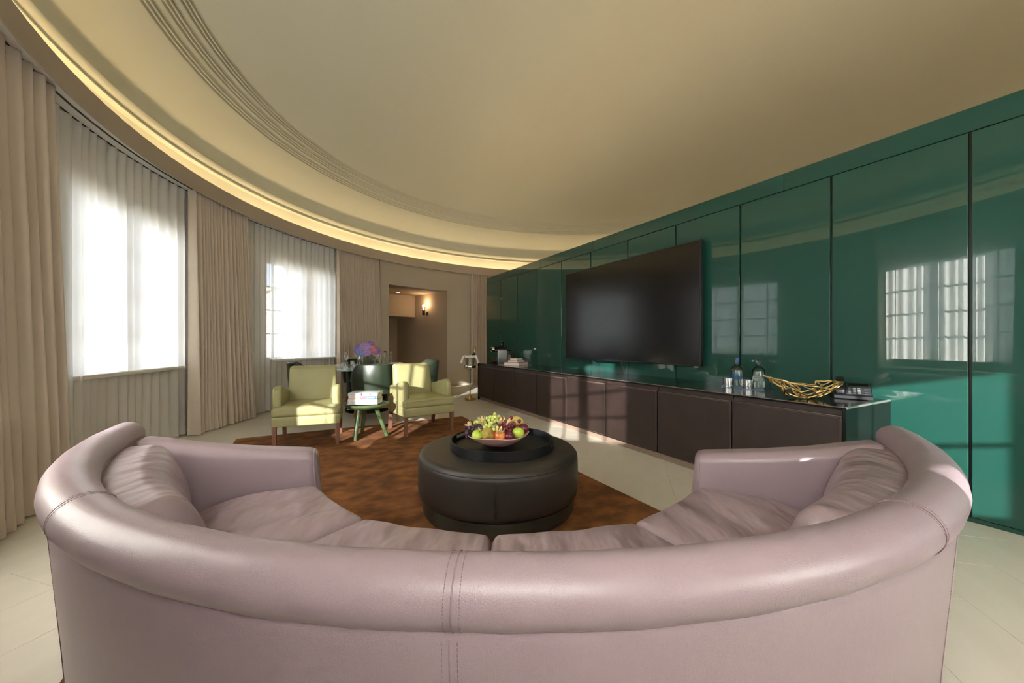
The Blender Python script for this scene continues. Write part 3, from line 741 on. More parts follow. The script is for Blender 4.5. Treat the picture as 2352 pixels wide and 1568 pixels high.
# ================================================================== LIME ARMCHAIRS
def armchair(label, X, Z, head):   # head: heading of the front in photographer coordinates (dx, dz)
    rz = atan2(head[1], head[0])+pi/2-TH
    e = thing('armchair', label, 'armchair', W(X,Z,RZ), rz, 'lime leather armchairs')
    hw = .335
    # local: front = -y
    b = MB().rbox((0,-.015,.285),(hw-.005,.30,.052),.012,sub=(4,4,1),k=2); b.build('seat_frame', LIME, e)
    def fc(v):
        u, t = v.x/.335, v.y/.30; z = v.z
        if z > 0: z += .020*(1-u**4)*(1-t**4)+.004*sin(9*u)*max(0,1-(t+1)*1.4)
        return Vector((v.x*(1+.0), v.y-.025, z+.385))
    cu = MB().rbox((0,0,0),(hw,.30,.052),.036,sub=(14,14,1),f=fc,k=4).build('seat_cushion', LIME, e, sharp=80)
    MB().tube([fc(Vector((-.325+.65*i/14,-.300,.026)))+Vector((0,-.001,0)) for i in range(15)],.003,6).build('piping', LIME, cu, sharp=180)
    def fb(v):
        u, t, wz = v.x/.262, v.y/.055, v.z/.26
        y = v.y+.225+.085*(wz+1)/2+ (-.016*(1-u**4)*(1-wz**2) if t < 0 else 0)
        return Vector((v.x*(1-.03*wz), y, v.z+.585))
    MB().rbox((0,0,0),(.262,.055,.26),.038,sub=(10,1,10),f=fb,k=4).build('backrest', LIME, e, sharp=80)
    for s in (-1,1):
        def fa(v):
            u, t, wz = v.x/.043, v.y/.245, v.z/.215
            fz = (wz+1)/2; top = .655-.075*smooth01((t+.75)/1.7) - .030*max(0,-(t+.72))*3
            return Vector((v.x+s*(hw-.046), v.y-.015+(.02*(1-fz) if t < -.9 else 0), .235+(top-.235)*fz))
        MB().rbox((0,0,0),(.043,.245,.215),.030,sub=(1,12,6),f=fa,k=4).build('armrest', LIME, e, sharp=70)
        for yy in (-.285,.235):
            tp = .021; bt = .018; sl = .0 if yy < 0 else .045
            b = MB(); V = [(s*(hw-.03)-bt,yy+sl-bt,0),(s*(hw-.03)+bt,yy+sl-bt,0),(s*(hw-.03)+bt,yy+sl+bt,0),(s*(hw-.03)-bt,yy+sl+bt,0),
                 (s*(hw-.03)-tp,yy-tp,.24),(s*(hw-.03)+tp,yy-tp,.24),(s*(hw-.03)+tp,yy+tp,.24),(s*(hw-.03)-tp,yy+tp,.24)]
            b.add(V,[(0,3,2,1),(4,5,6,7),(0,1,5,4),(1,2,6,5),(2,3,7,6),(3,0,4,7)]); b.build('leg', WALNUT, e, smooth=False)
    return e
armchair('lime leather armchair with walnut legs on the left, nearest the window', -2.335, 4.375, (.36,-.93))
armchair('lime leather armchair with walnut legs on the right, beside the dark green chair', -1.195, 4.93, (.60,-.80))

# ================================================================== GREEN STOOL AND BOOKS
SX, SZ = -1.725, 4.50
st = thing('stool', 'round green-stained wooden stool holding three books between the armchairs', 'stool', W(SX,SZ,RZ), -TH)
MB().lathe([(.001,.352),(.10,.353),(.19,.360),(.232,.377),(.246,.396),(.247,.410),(.238,.413),(.231,.403),(.20,.394),(.001,.392)],56).build('stool_top', STOOL, st, sharp=50)
for lx, lz, tx, tz in ((-1.80,4.34,-.075,-.06),(-1.86,4.69,-.06,.08),(-1.515,4.575,.10,.015)):
    dx, dz = lx-SX, lz-SZ
    rnd = random.Random(int(lx*100)); path = []; rad = []
    for i in range(9):
        t = i/8; path.append((dx+(tx-dx)*t+rnd.uniform(-.003,.003), dz+(tz-dz)*t+rnd.uniform(-.003,.003), .360*t)); rad.append((.021+.006*t)*rnd.uniform(.94,1.08))
    MB().tube(path,rad,12).build('leg', STOOL, st, sharp=60)
def book(label, loc, rz, sx, sy, h, cover, group, spine=None, pages=PAGES):
    e = thing('book', label, 'book', loc, rz, group); t = .0028
    MB().rbox((0,0,t/2),(sx/2,sy/2,t/2),.0012,k=1).rbox((0,0,h-t/2),(sx/2,sy/2,t/2),.0012,k=1).box((-sx/2,-sy/2,t*.5),(sx/2,-sy/2+t,h-t*.5)).build('cover', cover, e)
    MB().box((-sx/2+.004,-sy/2+t,t),(sx/2-.005,sy/2-.005,h-t)).build('pages', pages, e, smooth=False)
    if spine:
        for (x0,x1,z0,z1,m) in spine:
            MB().box((-sx/2+x0*sx,-sy/2-.0006,z0*h),(-sx/2+x1*sx,-sy/2+.0004,z1*h)).build('spine_print', m, e, smooth=False)
    return e
bz = RZ+.4135; br = -TH+radians(4)
WHITEC = mat('white_cover', (.64,.635,.63), .35)
book('thick white book at the bottom of the stack on the green stool', W(SX-.008,SZ-.02,bz), br, .335,.235,.058, WHITEC, 'books on the stool', [(.10,.84,.42,.56,MIDG),(.94,.97,.30,.7,MIDG),(.02,.035,.2,.8,MIDG)])
book('peach, pink and blue spined book in the middle of the stool stack', W(SX-.008,SZ-.02,bz+.059), br+.02, .325,.230,.037, WHITEC, 'books on the stool', [(0,.41,.05,.5,PEACH),(.37,.41,.5,.98,YEL),(.41,.60,.03,.97,PINKC),(.60,1.0,.03,.97,BLUEC),(.63,.90,.35,.6,PAPER),(.96,.985,.3,.75,PAPER)])
book('grey-white photo-covered book lying on top of the stool stack', W(SX-.006,SZ-.015,bz+.097), br-.015, .335,.235,.034, GREYC, 'books on the stool', [(.43,.475,.02,.98,DKC),(.74,.765,.02,.98,DKC),(.09,.24,.35,.6,MIDG),(.52,.70,.35,.6,MIDG),(.02,.42,.02,.3,WHITEC)])

# ================================================================== DINING TABLE AND CHAIRS
DX, DZ = -2.45, 6.42
dt = thing('dining_table', 'round dining table with rough-edged pale marble top and dark green marble base', 'table', W(DX,DZ), -TH)
V = []; Fc = []; n = 96; rnd = random.Random(3); prof = [.0,.25,.55,.8,1.0]
for i in range(n):
    a = 2*pi*i/n
    for q, t in enumerate(prof):
        rr_ = .715+rnd.uniform(-.012,.008)-(.006 if q in (0,4) else 0); V.append((rr_*cos(a), rr_*sin(a), .705+.045*t))
for i in range(n):
    j = (i+1) % n
    for q in range(4): Fc.append((i*5+q, j*5+q, j*5+q+1, i*5+q+1))
Fc += [tuple(i*5+4 for i in range(n)), tuple(i*5 for i in range(n-1,-1,-1))]
mk('table_top', V, Fc, MARBLET, dt, sharp=20)
MB().lathe([(.001,0),(.355,0),(.36,.012),(.355,.05),(.335,.06),(.332,.70),(.001,.70)],48).build('pedestal', MARBLE, dt)
DT = .750
def dining_chair(label, X, Z, head):
    rz = atan2(head[1], head[0])-pi/2-TH          # local front = +y
    e = thing('dining_chair', label, 'chair', W(X,Z), rz, 'dark green dining chairs')
    def shell(r, z0, z1f, n=36, a0=-112, a1=112, tp=0):
        V = []
        for i in range(n+1):
            a = a0+(a1-a0)*i/n; aa = radians(a-90)
            t = abs(a)/112; top = z1f-(.19*smooth01((t-.52)/.48)); V.append((aa, t, top))
        return V
    n = 40; V = []; Fc = []
    for i in range(n+1):
        a = -108+216*i/n; aa = radians(a-90); t = abs(a)/108; top = .835-.20*smooth01((t-.45)/.55); bot = .40-.05*smooth01((t-.2)/.5)*0
        flat = 1-.06*smooth01((1-t)/.6)
        def pt(r, z): 
            k = 1-.10*(1-(z-.38)/.46)*1.0
            return (r*flat*k*cos(aa), r*flat*k*sin(aa)*.97, z)
        ring_ = [pt(.330,bot),(pt(.357,bot+.004)),pt(.364,(bot+top)/2),pt(.363,top-.02),pt(.355,top-.004),pt(.342,top),pt(.329,top-.004),pt(.321,top-.02),pt(.318,(bot+top)/2)]
        V += ring_
    k = 9
    for i in range(n):
        for q in range(k): Fc.append((i*k+q, i*k+(q+1)%k, (i+1)*k+(q+1)%k, (i+1)*k+q))
    Fc += [tuple(range(k)), tuple(n*k+q for q in range(k-1,-1,-1))]
    mk('backrest', V, Fc, OLIVE, e, sharp=50)
    MB().lathe([(.001,.395),(.27,.395),(.285,.41),(.288,.45),(.275,.475),(.22,.487),(.001,.49)],36).build('seat', OLIVE, e, sharp=60)
    for sx in (-1,1):
        for sy, sp in ((-1,.05),(1,.03)):
            x0, y0 = sx*.215, sy*.20; x1, y1 = sx*(.215+.055), sy*(.20+sp+.015); tp_, bt = .021,.017
            V = [(x1-bt,y1-bt,0),(x1+bt,y1-bt,0),(x1+bt,y1+bt,0),(x1-bt,y1+bt,0),(x0-tp_,y0-tp_,.40),(x0+tp_,y0-tp_,.40),(x0+tp_,y0+tp_,.40),(x0-tp_,y0+tp_,.40)]
            MB().add(V,[(0,3,2,1),(4,5,6,7),(0,1,5,4),(1,2,6,5),(2,3,7,6),(3,0,4,7)]).build('leg', OAK, e, smooth=False)
    for sx in (-1,1): MB().box((sx*.228-.011,-.21,.145),(sx*.228+.011,.20,.185)).build('stretcher', OAK, e, smooth=False)
    MB().box((-.222,-.225,.19),(.222,-.200,.228)).build('stretcher', OAK, e, smooth=False)
    return e
hd = Vector((-.47,.883))
dining_chair('dark green tub dining chair seen from behind, between the lime armchairs', DX-hd.x*.88, DZ-hd.y*.88, (hd.x,hd.y))
dining_chair('dark green tub dining chair on the far side of the table behind the flowers', DX+hd.x*.84, DZ+hd.y*.84, (-hd.x,-hd.y))
dining_chair('dark green tub dining chair by the window, behind the left lime armchair', DX-.883*.86, DZ-.47*.86, (.883,.47))
dining_chair('dark green tub dining chair in front of the niche, behind the right lime armchair', DX+.883*.90, DZ+.47*.90, (-.883,-.47))
# things on the table
vs = thing('vase', 'round clear glass vase of hydrangeas in the middle of the dining table', 'vase', W(DX+.005,DZ-.05,DT), -TH)
MB().lathe([(.001,.001),(.06,.001),(.10,.018),(.132,.06),(.142,.105),(.135,.15),(.112,.182),(.098,.190),(.094,.188),(.108,.178),(.129,.148),(.136,.105),(.126,.062),(.095,.024),(.055,.008),(.001,.008)],40).build('glass_bowl', GLASS, vs, sharp=180)
MB().lathe([(.001,.010),(.055,.010),(.094,.026),(.124,.063),(.132,.095),(.001,.095)],32).build('water', WATERM, vs, sharp=60)
fl = thing('hydrangea_bouquet', 'purple, blue and pink hydrangea bouquet in the round glass vase', 'flowers', W(DX+.005,DZ-.05,DT), -TH)
PET = [mat('petal_violet', (.27,.16,.56), .7, var=(20,(.42,.29,.70),2)), mat('petal_lilac', (.40,.25,.60), .7, var=(20,(.55,.40,.72),2)), mat('petal_blue', (.20,.27,.62), .7, var=(20,(.34,.42,.75),2)), mat('petal_pink', (.50,.16,.28), .7, var=(20,(.62,.28,.36),2))]
def head_(c, r, m, seed, num=90, fs=.022):
    rnd = random.Random(seed); b = MB()
    for k in range(num):
        t = math.acos(1-1.62*(k+.5)/num); a = k*2.399963
        d = Vector((sin(t)*cos(a), sin(t)*sin(a), cos(t))); p = Vector(c)+d*r*rnd.uniform(.90,1.06)
        q = d.to_track_quat('Z','Y').to_matrix(); ro = rnd.uniform(0,6)
        for w_ in range(4):
            aa = ro+w_*pi/2; e1_ = Vector((cos(aa),sin(aa),0)); e2_ = Vector((-sin(aa),cos(aa),0)); s_ = fs*rnd.uniform(.8,1.15)
            pts = [Vector((0,0,0)), e1_*s_*.55-e2_*s_*.48+Vector((0,0,.004)), e1_*s_*1.05-e2_*s_*.18+Vector((0,0,.001)), e1_*s_*1.05+e2_*s_*.18+Vector((0,0,.001)), e1_*s_*.55+e2_*s_*.48+Vector((0,0,.004))]
            b.add([p+q@v for v in pts],[(0,1,2,3,4)])
    b.build('flower_head', m, fl, smooth=False)
head_((-.11,-.02,.275),.088,PET[0],1); head_((.0,-.05,.300),.098,PET[1],2); head_((-.075,-.075,.225),.072,PET[2],3,60); head_((.115,-.03,.265),.086,PET[3],4); head_((.015,.08,.33),.085,PET[0],5); head_((.03,-.09,.215),.066,PET[1],6,60); head_((.17,.02,.24),.06,PET[0],7,50)
b = MB(); rnd = random.Random(5)
for k in range(14):
    a = rnd.uniform(0,6.28); r0 = rnd.uniform(.01,.07); b.tube([(r0*cos(a),r0*sin(a),.014),(.03*cos(a+1),.03*sin(a+1),.14),(.08*cos(a+2),.07*sin(a+2),.24)],.0045,6)
b.build('stems', GSTEM, fl)
b = MB()
for k in range(16):
    a = rnd.uniform(0,6.28); c_ = Vector((.07*cos(a),.07*sin(a),rnd.uniform(.05,.12))); q = Matrix.Rotation(a,3,'Z')
    b.add([c_+q@Vector(v) for v in ((-.02,0,-.03),(.0,.018,0),(.02,0,.035),(.0,-.018,0))],[(0,1,2,3)])
b.build('leaves', GSTEM, fl, smooth=False)
def flute(label, X, Z, h=.245):
    e = thing('champagne_flute', label, 'glass', W(X,Z,DT), 0, 'champagne flutes')
    MB().lathe([(.001,.0005),(.032,.0005),(.033,.002),(.008,.005),(.0035,.012),(.0032,.095),(.006,.102)],20).build('stem', GLASS, e, sharp=180)
    MB().lathe([(.003,.100),(.012,.105),(.026,.122),(.029,.15),(.028,.19),(.0235,h),(.0222,h),(.0265,.19),(.0275,.15),(.0245,.124),(.011,.108),(.002,.104)],24).build('bowl', GLASS, e, sharp=180)
def tumbler(label, loc, r=.034, h=.085, group='table tumblers'):
    e = thing('tumbler', label, 'glass', loc, 0, group)
    MB().lathe([(.001,.0005),(r*.92,.0005),(r*.95,.006),(r,h-.001),(r-.0012,h),(r-.0025,h-.001),(r*.88,.010),(.001,.009)],28).build('glass_wall', GLASS, e, sharp=60)
    return e
flute('champagne flute alone at the left of the flowers', -2.675, 6.10)
flute('champagne flute half hidden behind the left side of the flowers', -2.66, 6.50)
flute('champagne flute just right of the flowers, nearer the vase', -2.30, 6.50)
flute('champagne flute at the right, farther from the vase', -2.225, 6.62)
tumbler('short tumbler nearest the left edge of the marble table', W(-2.61,5.83,DT))
tumbler('short tumbler below the left champagne flute', W(-2.63,5.98,DT))
tumbler('short tumbler between the left flute and the vase', W(-2.70,6.40,DT))
tumbler('short tumbler beside the base of the right flutes', W(-2.20,6.47,DT))
tumbler('short tumbler at the right, next to the white napkin', W(-2.185,6.68,DT))
def napkin(label, X, Z, rz, sx=.20, sy=.14, h=.022):
    def f(v): return Vector((v.x, v.y, v.z+h/2+.0005+.003*sin(v.x*40)*(v.z > 0)))
    tag(MB().rbox((0,0,0),(sx/2,sy/2,h/2),.008,sub=(8,5,1),f=f,k=2).build('napkin', LINEN, loc=W(X,Z,DT), rz=rz-TH), label, 'napkin', 'folded napkins')
napkin('folded white napkin at the left side of the dining table', -2.96, 6.30, .3, .22)
napkin('folded white napkin at the right side of the dining table', -2.06, 6.74, .3, .22, .16, .035)
napkin('small white napkin in front of the round vase', -2.33, 6.16, .1, .14, .10, .03)
cf = thing('water_carafe', 'slim clear bottle with amber stopper at the right of the dining table', 'bottle', W(-2.20,6.88,DT), 0)
MB().lathe([(.001,.001),(.03,.001),(.033,.01),(.033,.11),(.02,.15),(.014,.165),(.014,.195),(.001,.195)],20).build('glass_body', BOTTLEG, cf, sharp=50)
MB().lathe([(.001,.195),(.015,.195),(.016,.225),(.001,.228)],16).build('stopper', FOIL, cf)

# ================================================================== CHAMPAGNE STAND
CX_, CZ_ = -.835, 7.53
cs = thing('champagne_stand', 'tall polished champagne stand at the far end of the sideboard', 'stand', W(CX_,CZ_), -TH)
MB().lathe([(.001,0),(.10,0),(.105,.006),(.06,.022),(.035,.05),(.018,.085),(.013,.10),(.001,.10)],28).build('foot', FOIL, cs, sharp=60)
for k in range(5):
    a = 2*pi*k/5+.3; MB().ell((.085*cos(a),.085*sin(a),.020),(.04,.022,.018),10,6,rot=Matrix.Rotation(a,3,'Z')).build('foot_lobe', FOIL, cs, sharp=180)
MB().lathe([(.013,.09),(.011,.2),(.015,.25),(.011,.30),(.011,.58),(.017,.61),(.012,.64),(.001,.64)],20).build('pole', CHROME, cs, sharp=50)
MB().lathe([(.085,.640),(.108,.640),(.112,.645),(.112,.685),(.108,.690),(.104,.685),(.104,.652),(.085,.650)],40).build('ring', CHROME, cs, sharp=40)
MB().box((-.105,-.012,.640),(.105,.012,.648)).box((-.012,-.105,.640),(.012,.105,.648)).build('ring_bar', CHROME, cs, smooth=False)
bk = thing('ice_bucket', 'silver ice bucket resting in the champagne stand', 'bucket', W(CX_,CZ_,.650), -TH)
MB().lathe([(.001,.001),(.070,.001),(.075,.006),(.088,.09),(.100,.215),(.107,.222),(.108,.228),(.102,.230),(.097,.224),(.084,.09),(.071,.012),(.001,.010)],40).build('bucket_wall', SILVER, bk, sharp=60)
cb = thing('champagne_bottle', 'gold-foiled champagne bottle leaning in the silver bucket', 'bottle', W(CX_+.035,CZ_+.01,.70), -TH); cb.rotation_euler = (0,.18,-TH)
MB().lathe([(.001,.0),(.042,.0),(.043,.15),(.035,.19),(.018,.24),(.014,.25),(.014,.26)],24).build('bottle_body', mat('green_bottle', (.01,.03,.01), .12), cb, sharp=60)
MB().lathe([(.015,.235),(.0155,.29),(.014,.325),(.018,.330),(.018,.345),(.014,.35),(.0165,.362),(.012,.372),(.001,.374)],20).build('foil', FOIL, cb, sharp=60)
# towel over the rim with two hanging ends
V = []; Fc = []; n = 48
for i in range(n):
    a = 2*pi*i/n; wv = .004*sin(7*a)
    for r, z in ((.113+wv,.200-.012*abs(cos(a))),(.114+wv,.222),(.109,.236),(.095,.238+.003*sin(5*a)),(.075,.228+.004*sin(6*a)),(.06,.215)): V.append((r*cos(a),r*sin(a),z))
k = 6
for i in range(n):
    j = (i+1) % n
    for q in range(k-1): Fc.append((i*k+q, j*k+q, j*k+q+1, i*k+q+1))
tw_ = MB().add(V,Fc)
for s in (-1,1):
    pts = []; 
    path = [(s*.085,-.03,.238),(s*.112,-.035,.232),(s*.133,-.04,.195),(s*.150,-.045,.140),(s*.166,-.05,.090)]
    V = []; Fc = []
    for i, p in enumerate(path):
        wd = .050+.003*i; th_ = .020+.002*i
        for (u, v_) in ((-1,-.6),(-.4,-1),(.4,-1),(1,-.6),(1,.6),(.4,1),(-.4,1),(-1,.6)): V.append((p[0]+s*v_*th_*.8, p[1]+u*wd, p[2]+v_*th_*.35))
    for i in range(4):
        for q in range(8): Fc.append((i*8+q, i*8+(q+1)%8, (i+1)*8+(q+1)%8, (i+1)*8+q))
    Fc += [tuple(range(8)), tuple(32+q for q in range(7,-1,-1))]
    tw_.add(V,Fc)
tag(tw_.build('towel', LINEN, loc=W(CX_,CZ_,.650), rz=-TH, sharp=80), 'white towel draped around the rim of the ice bucket', 'towel')

# ================================================================== SIDEBOARD
CF, CY0, CY1, CH = 3.02, 1.10, 7.00, .7325
sb = thing('sideboard', 'very long low brown leather sideboard with black top along the green wall', 'sideboard', (CF, CY0, 0))
BK = WX-.004-CF; LN = CY1-CY0
MB().box((.03,.02,.068),(BK,LN-.02,.695)).build('carcass', SATIN, sb, smooth=False)
dw = LN/8
for i in range(8):
    y0, y1 = i*dw+(.022 if i == 0 else .0045), (i+1)*dw-(.010 if i == 7 else .0045)
    d = MB().rbox((.012,(y0+y1)/2,(.068+.672)/2),(.012,(y1-y0)/2,(.672-.068)/2),.004,k=2).build('door', BROWNL, sb, sharp=4)
    MB().tube([(-.0005,y0+.012,.080),(-.0005,y1-.012,.080),(-.0005,y1-.012,.663),(-.0005,y0+.012,.663)],.0012,4,closed=True).build('stitching', BROWNE, d, sharp=180)
    MB().tube([(.002,y0+.003,.6715),(.002,y1-.003,.6715)],.0028,5).build('piping', BROWNE, d, sharp=180)
    # finger pull above the door
    MB().add([(.020,y0,.676),(.020,y1,.676),(.034,y1,.716),(.034,y0,.716),(.05,y0,.676),(.05,y1,.676),(.05,y1,.716),(.05,y0,.716)],[(0,1,2,3),(4,7,6,5),(0,4,5,1),(3,2,6,7),(0,3,7,4),(1,5,6,2)]).build('finger_pull', BROWNL, sb, smooth=False)
for i in range(4):
    y0, y1 = i*LN/4+.002, (i+1)*LN/4-.002
    MB().rbox((.006+(BK-.006)/2,(y0+y1)/2,.7235),((BK-.006)/2,(y1-y0)/2,.009),.003,k=2).build('top_panel', TOPB, sb, sharp=4)
    MB().box((.045,y0,.0),(.062,y1,.066)).build('plinth', WALNUT if False else mat('plinth_%d' % i, (.30,.22,.165), .45), sb, smooth=False)
MB().tube([(.006,0,.7295),(.006,LN,.7295)],.0028,6).build('top_edge', BROWNE, sb, sharp=180)
MB().box((.004,-.002,.0),(BK,.018,.728)).build('end_panel', ENDP, sb, smooth=False)
MB().rbox((BK/2+.003,.003,.7265),(BK/2-.003,.0085,.0075),.006,k=4).build('end_trim', EDGE, sb)
MB().box((.004,LN-.01,.0),(BK,LN+.002,.716)).build('end_panel', ENDP, sb, smooth=False)

# ---- things on the sideboard
def CB(px, py): # a point on the sideboard top seen at column px, row py
    Z = (CAMH-CH)*868/(py-785.5); return W((px-1176)/868*Z, Z, CH)
cm = thing('coffee_machine', 'black and silver capsule coffee machine at the far end of the sideboard', 'coffee machine', (3.44,6.80,CH), 0)
MB().rbox((.05,0,.012),(.15,.062,.012),.006,k=2).build('base', SATIN, cm)
MB().rbox((.04,0,.13),(.055,.055,.118),.012,k=2).build('body', SATIN, cm)
MB().rbox((.0,-.062,.130),(.100,.012,.125),.010,k=2).build('side_panel', ALU, cm)
b = MB(); b.tube([(-.16,0,.272),(.12,0,.272)],[.052,.052],24); b.build('brew_head', BLACK, cm, sharp=50)
b = MB(); b.tube([(-.165,0,.272),(-.215,0,.272)],[.055,.048],24); b.build('front_dial', CHROME, cm, sharp=50)
MB().tube([(-.216,0,.272),(-.230,0,.272)],.018,14).build('dial_cap', BLACK, cm, sharp=50)
MB().tube([(-.15,-.05,.245),(-.05,-.062,.27),(.07,-.062,.278)],.008,8).build('lever', CHROME, cm)
MB().lathe([(.001,.0),(.062,.0),(.066,.006),(.066,.034),(.055,.044),(.001,.044)],28,(-.155,0)).build('drip_tray', SATIN, cm)
MB().box((-.215,-.05,.118),(-.10,.05,.126)).box((-.165,-.035,.044),(-.155,.035,.12)).box((-.12,-.03,.044),(-.11,.03,.12)).build('cup_stand', CHROME, cm, smooth=False)
MB().rbox((.155,0,.125),(.045,.055,.115),.02,k=3).build('water_tank', BOTTLEG, cm)
MB().rbox((.155,0,.250),(.047,.057,.012),.008,k=2).build('tank_lid', BLACK, cm)
cn = thing('canister', 'small black canister standing on top of the coffee machine', 'canister', (3.465,6.80,CH+.324), 0)
MB().lathe([(.001,.0005),(.040,.0005),(.042,.004),(.042,.086),(.038,.092),(.001,.092)],24).build('canister_body', BLACK, cn, sharp=40)
MB().lathe([(.001,.092),(.043,.092),(.044,.098),(.042,.104),(.001,.105)],24).build('canister_lid', SATIN, cn, sharp=40)
tc_ = thing('card_stand', 'folded grey and dark brown card stand beside the coffee machine', 'stand', (3.43,6.40,CH), radians(14))
GREYP = mat('grey_patterned_board', (.30,.30,.29), .6, var=(70,(.22,.22,.21),1))
MB().add([(-.13,-.07,0),(.03,-.09,0),(.0,.0,.185),(-.03,.0,.185),(-.13,-.062,0),(.03,-.082,0)],[(0,1,2,3),(4,3,2,5),(0,4,5,1)]).build('front_board', GREYP, tc_, smooth=False)
MB().add([(.03,-.09,0),(.03,-.08,0),(.15,.0,.19),(.0,.0,.185),(.06,.09,0),(.05,.09,0)],[(0,1,2,3),(3,2,4,5),(0,3,5),(1,4,2)]).build('side_board', DKWOOD, tc_, smooth=False)
kp = [W(.115,6.63), W(-.145,6.78), W(.295,6.95)]
brz = -TH+atan2(.32,.18)-pi/2+radians(0)
def wb(label, px0, dims, zb, h, cover, hw):
    a = radians(60); uX, uZ = cos(a), sin(a)      # right-hand edge direction
    c0 = Vector((.115,6.63)); r1 = Vector((uX,uZ)); l1 = Vector((-uZ,uX))
    c_ = c0+r1*(px0[0]+dims[1]/2)+l1*(px0[1]+dims[0]/2)
    e = book(label, W(c_.x,c_.y,zb), -TH+a+pi/2, dims[0], dims[1], h, cover, 'books on the sideboard', None, PAPER)
    return e
wb('large white book with red edges at the bottom of the sideboard stack', (0,0), (.30,.36), CH, .056, RED, 0)
wb('medium cream book with red edges in the middle of the sideboard stack', (.02,.035), (.20,.27), CH+.057, .036, RED, 0)
wb('small white book on top of the sideboard stack', (.03,.045), (.15,.20), CH+.094, .034, WHITEC, 0)
def water_bottle(label, px, py, capc, printc):
    p = CB(px, py); p = Vector((min(p.x,3.61), p.y, CH))
    e = thing('water_bottle', label, 'bottle', p, 0, 'glass water bottles'); 
    MB().lathe([(.001,.003),(.035,.001),(.047,.004),(.050,.014),(.050,.150),(.046,.172),(.034,.190),(.021,.203),(.017,.215),(.0165,.235),(.0185,.240),(.0185,.246),(.015,.248)],36).build('bottle_glass', BOTTLEG, e, sharp=60)
    MB().lathe([(.001,.006),(.046,.006),(.0475,.015),(.0475,.149),(.043,.170),(.032,.187),(.001,.19)],30).build('water', WATERM, e, sharp=60)
    MB().lathe([(.0175,.246),(.019,.247),(.019,.264),(.017,.2665),(.001,.267)],24).build('cap', capc, e, sharp=40)
    # printed label patches, on the side turned to the room
    fa = pi+TH*.4
    for z0, z1, w0 in ((.070,.098,.95),(.103,.107,.8),(.112,.116,.6)):
        V = []; Fc = []
        for i in range(13):
            a = fa-w0+2*w0*i/12
            for z in (z0,z1): V.append((.0504*cos(a),.0504*sin(a),z))
        for i in range(12): Fc.append((i*2,i*2+2,i*2+3,i*2+1))
        mk('label_print', V, Fc, printc, e)
BLUEP = mat('blue_print', (.07,.20,.50), .5); BCAP = mat('blue_cap', (.02,.06,.55), .35)
WPR = cloth_mat('white_print', (.75,.78,.80), .6, .3); BPR = cloth_mat('blue_print_faint', (.05,.25,.55), .45, .3)
water_bottle('clear water bottle with blue cap and blue print on the sideboard', 1693, 886.5, BCAP, BPR)
water_bottle('clear water bottle with black cap beside the gold bowl', 1742.5, 891.5, SATIN, WPR)
def coaster(label, px, py, rz):
    tag(MB().rbox((0,0,.0012),(.085,.085,.0011),.001,k=1).build('coaster', COASTER, loc=CB(px,py), rz=rz), label, 'coaster', 'blue paper mats')
coaster('blue paper mat under the blue-capped bottle', 1681, 888.2, pi/4-TH+.25); coaster('blue paper mat under the black-capped bottle', 1729, 893.6, pi/4-TH+.25)
def glass2(label, px, py):
    p = CB(px,py); e = thing('tumbler', label, 'glass', p+Vector((0,0,.0026)), 0, 'tumblers on the sideboard'); r, h = .044, .088
    b = MB(); V = []; Fc = []; n = 48
    pr = [(.94,.0005),(1,.004),(1,h-.004),(.97,h),(.3,h),(.001,h)]
    for i in range(n):
        a = 2*pi*i/n; rb = 1+.016*(1 if i % 2 else -1)
        for q,(rr_,z) in enumerate(pr): V.append((r*rr_*(rb if q < 4 else 1)*cos(a), r*rr_*(rb if q < 4 else 1)*sin(a), z))
    k = len(pr)
    for i in range(n):
        j = (i+1) % n
        for q in range(k-1): Fc.append((i*k+q, j*k+q, j*k+q+1, i*k+q+1))
    mk('glass_wall', V, Fc, TUMG, e, sharp=25)
    MB().lathe([(.040,.002),(.040,h-.012),(.001,h-.010)],28).build('inner_wall', TUMG, e, sharp=60)
glass2('upturned fluted tumbler left of the blue-capped bottle', 1673, 889.5); glass2('upturned fluted tumbler between the two water bottles', 1719, 894)
# golden lattice bowl
gp = W((1846-1176)/868*2.80, 2.80, CH)
gb = thing('lattice_bowl', 'golden openwork branch-like bowl on the near end of the sideboard', 'bowl', (min(gp.x,3.42),gp.y,CH+.004), -TH)
rnd = random.Random(11); rings = [(5,.18,.006),(9,.34,.012),(11,.52,.030),(13,.70,.054),(14,.87,.080),(13,1.0,.098)]
pts = []
for ri,(nn,q,z) in enumerate(rings):
    row = []
    for i in range(nn):
        a = 2*pi*(i+.5*(ri % 2))/nn+rnd.uniform(-.14,.14); rr_ = q*(1+rnd.uniform(-.09,.09)); 
        x, y = .245*rr_*cos(a), .155*rr_*sin(a); zz = z*(1+rnd.uniform(-.10,.10))+(.05*(x/-.245)**2 if x < -.12 else 0)*(q > .6)+(.03*(x/.245)**3 if x > .12 else 0)
        row.append(Vector((x,y,max(.006,zz))))
    pts.append(row)
def stick(p, q, r0=.0062):
    b = MB(); m_ = p.lerp(q,.5)+Vector((0,0,-.002)); b.tube([p,p.lerp(q,.25),m_,p.lerp(q,.75),q],[r0*1.25,r0*.85,r0*.8,r0*.85,r0*1.25],7); return b
def nearest(p, row, kk): return sorted(row, key=lambda v: (v-p).length)[:kk]
done = set()
for ri in range(1,len(pts)):
    for i, p in enumerate(pts[ri]):
        for q in nearest(p, pts[ri-1], 2 if ri > 1 else 1):
            stick(p,q).build('branch', GOLD, gb, sharp=80)
for i, p in enumerate(pts[0]): stick(p, pts[0][(i+1) % 5]).build('branch', GOLD, gb, sharp=80)
row = pts[-1]
for i in range(len(row)):
    if i % 4 != 1: stick(row[i], row[(i+1) % len(row)]).build('branch', GOLD, gb, sharp=80)
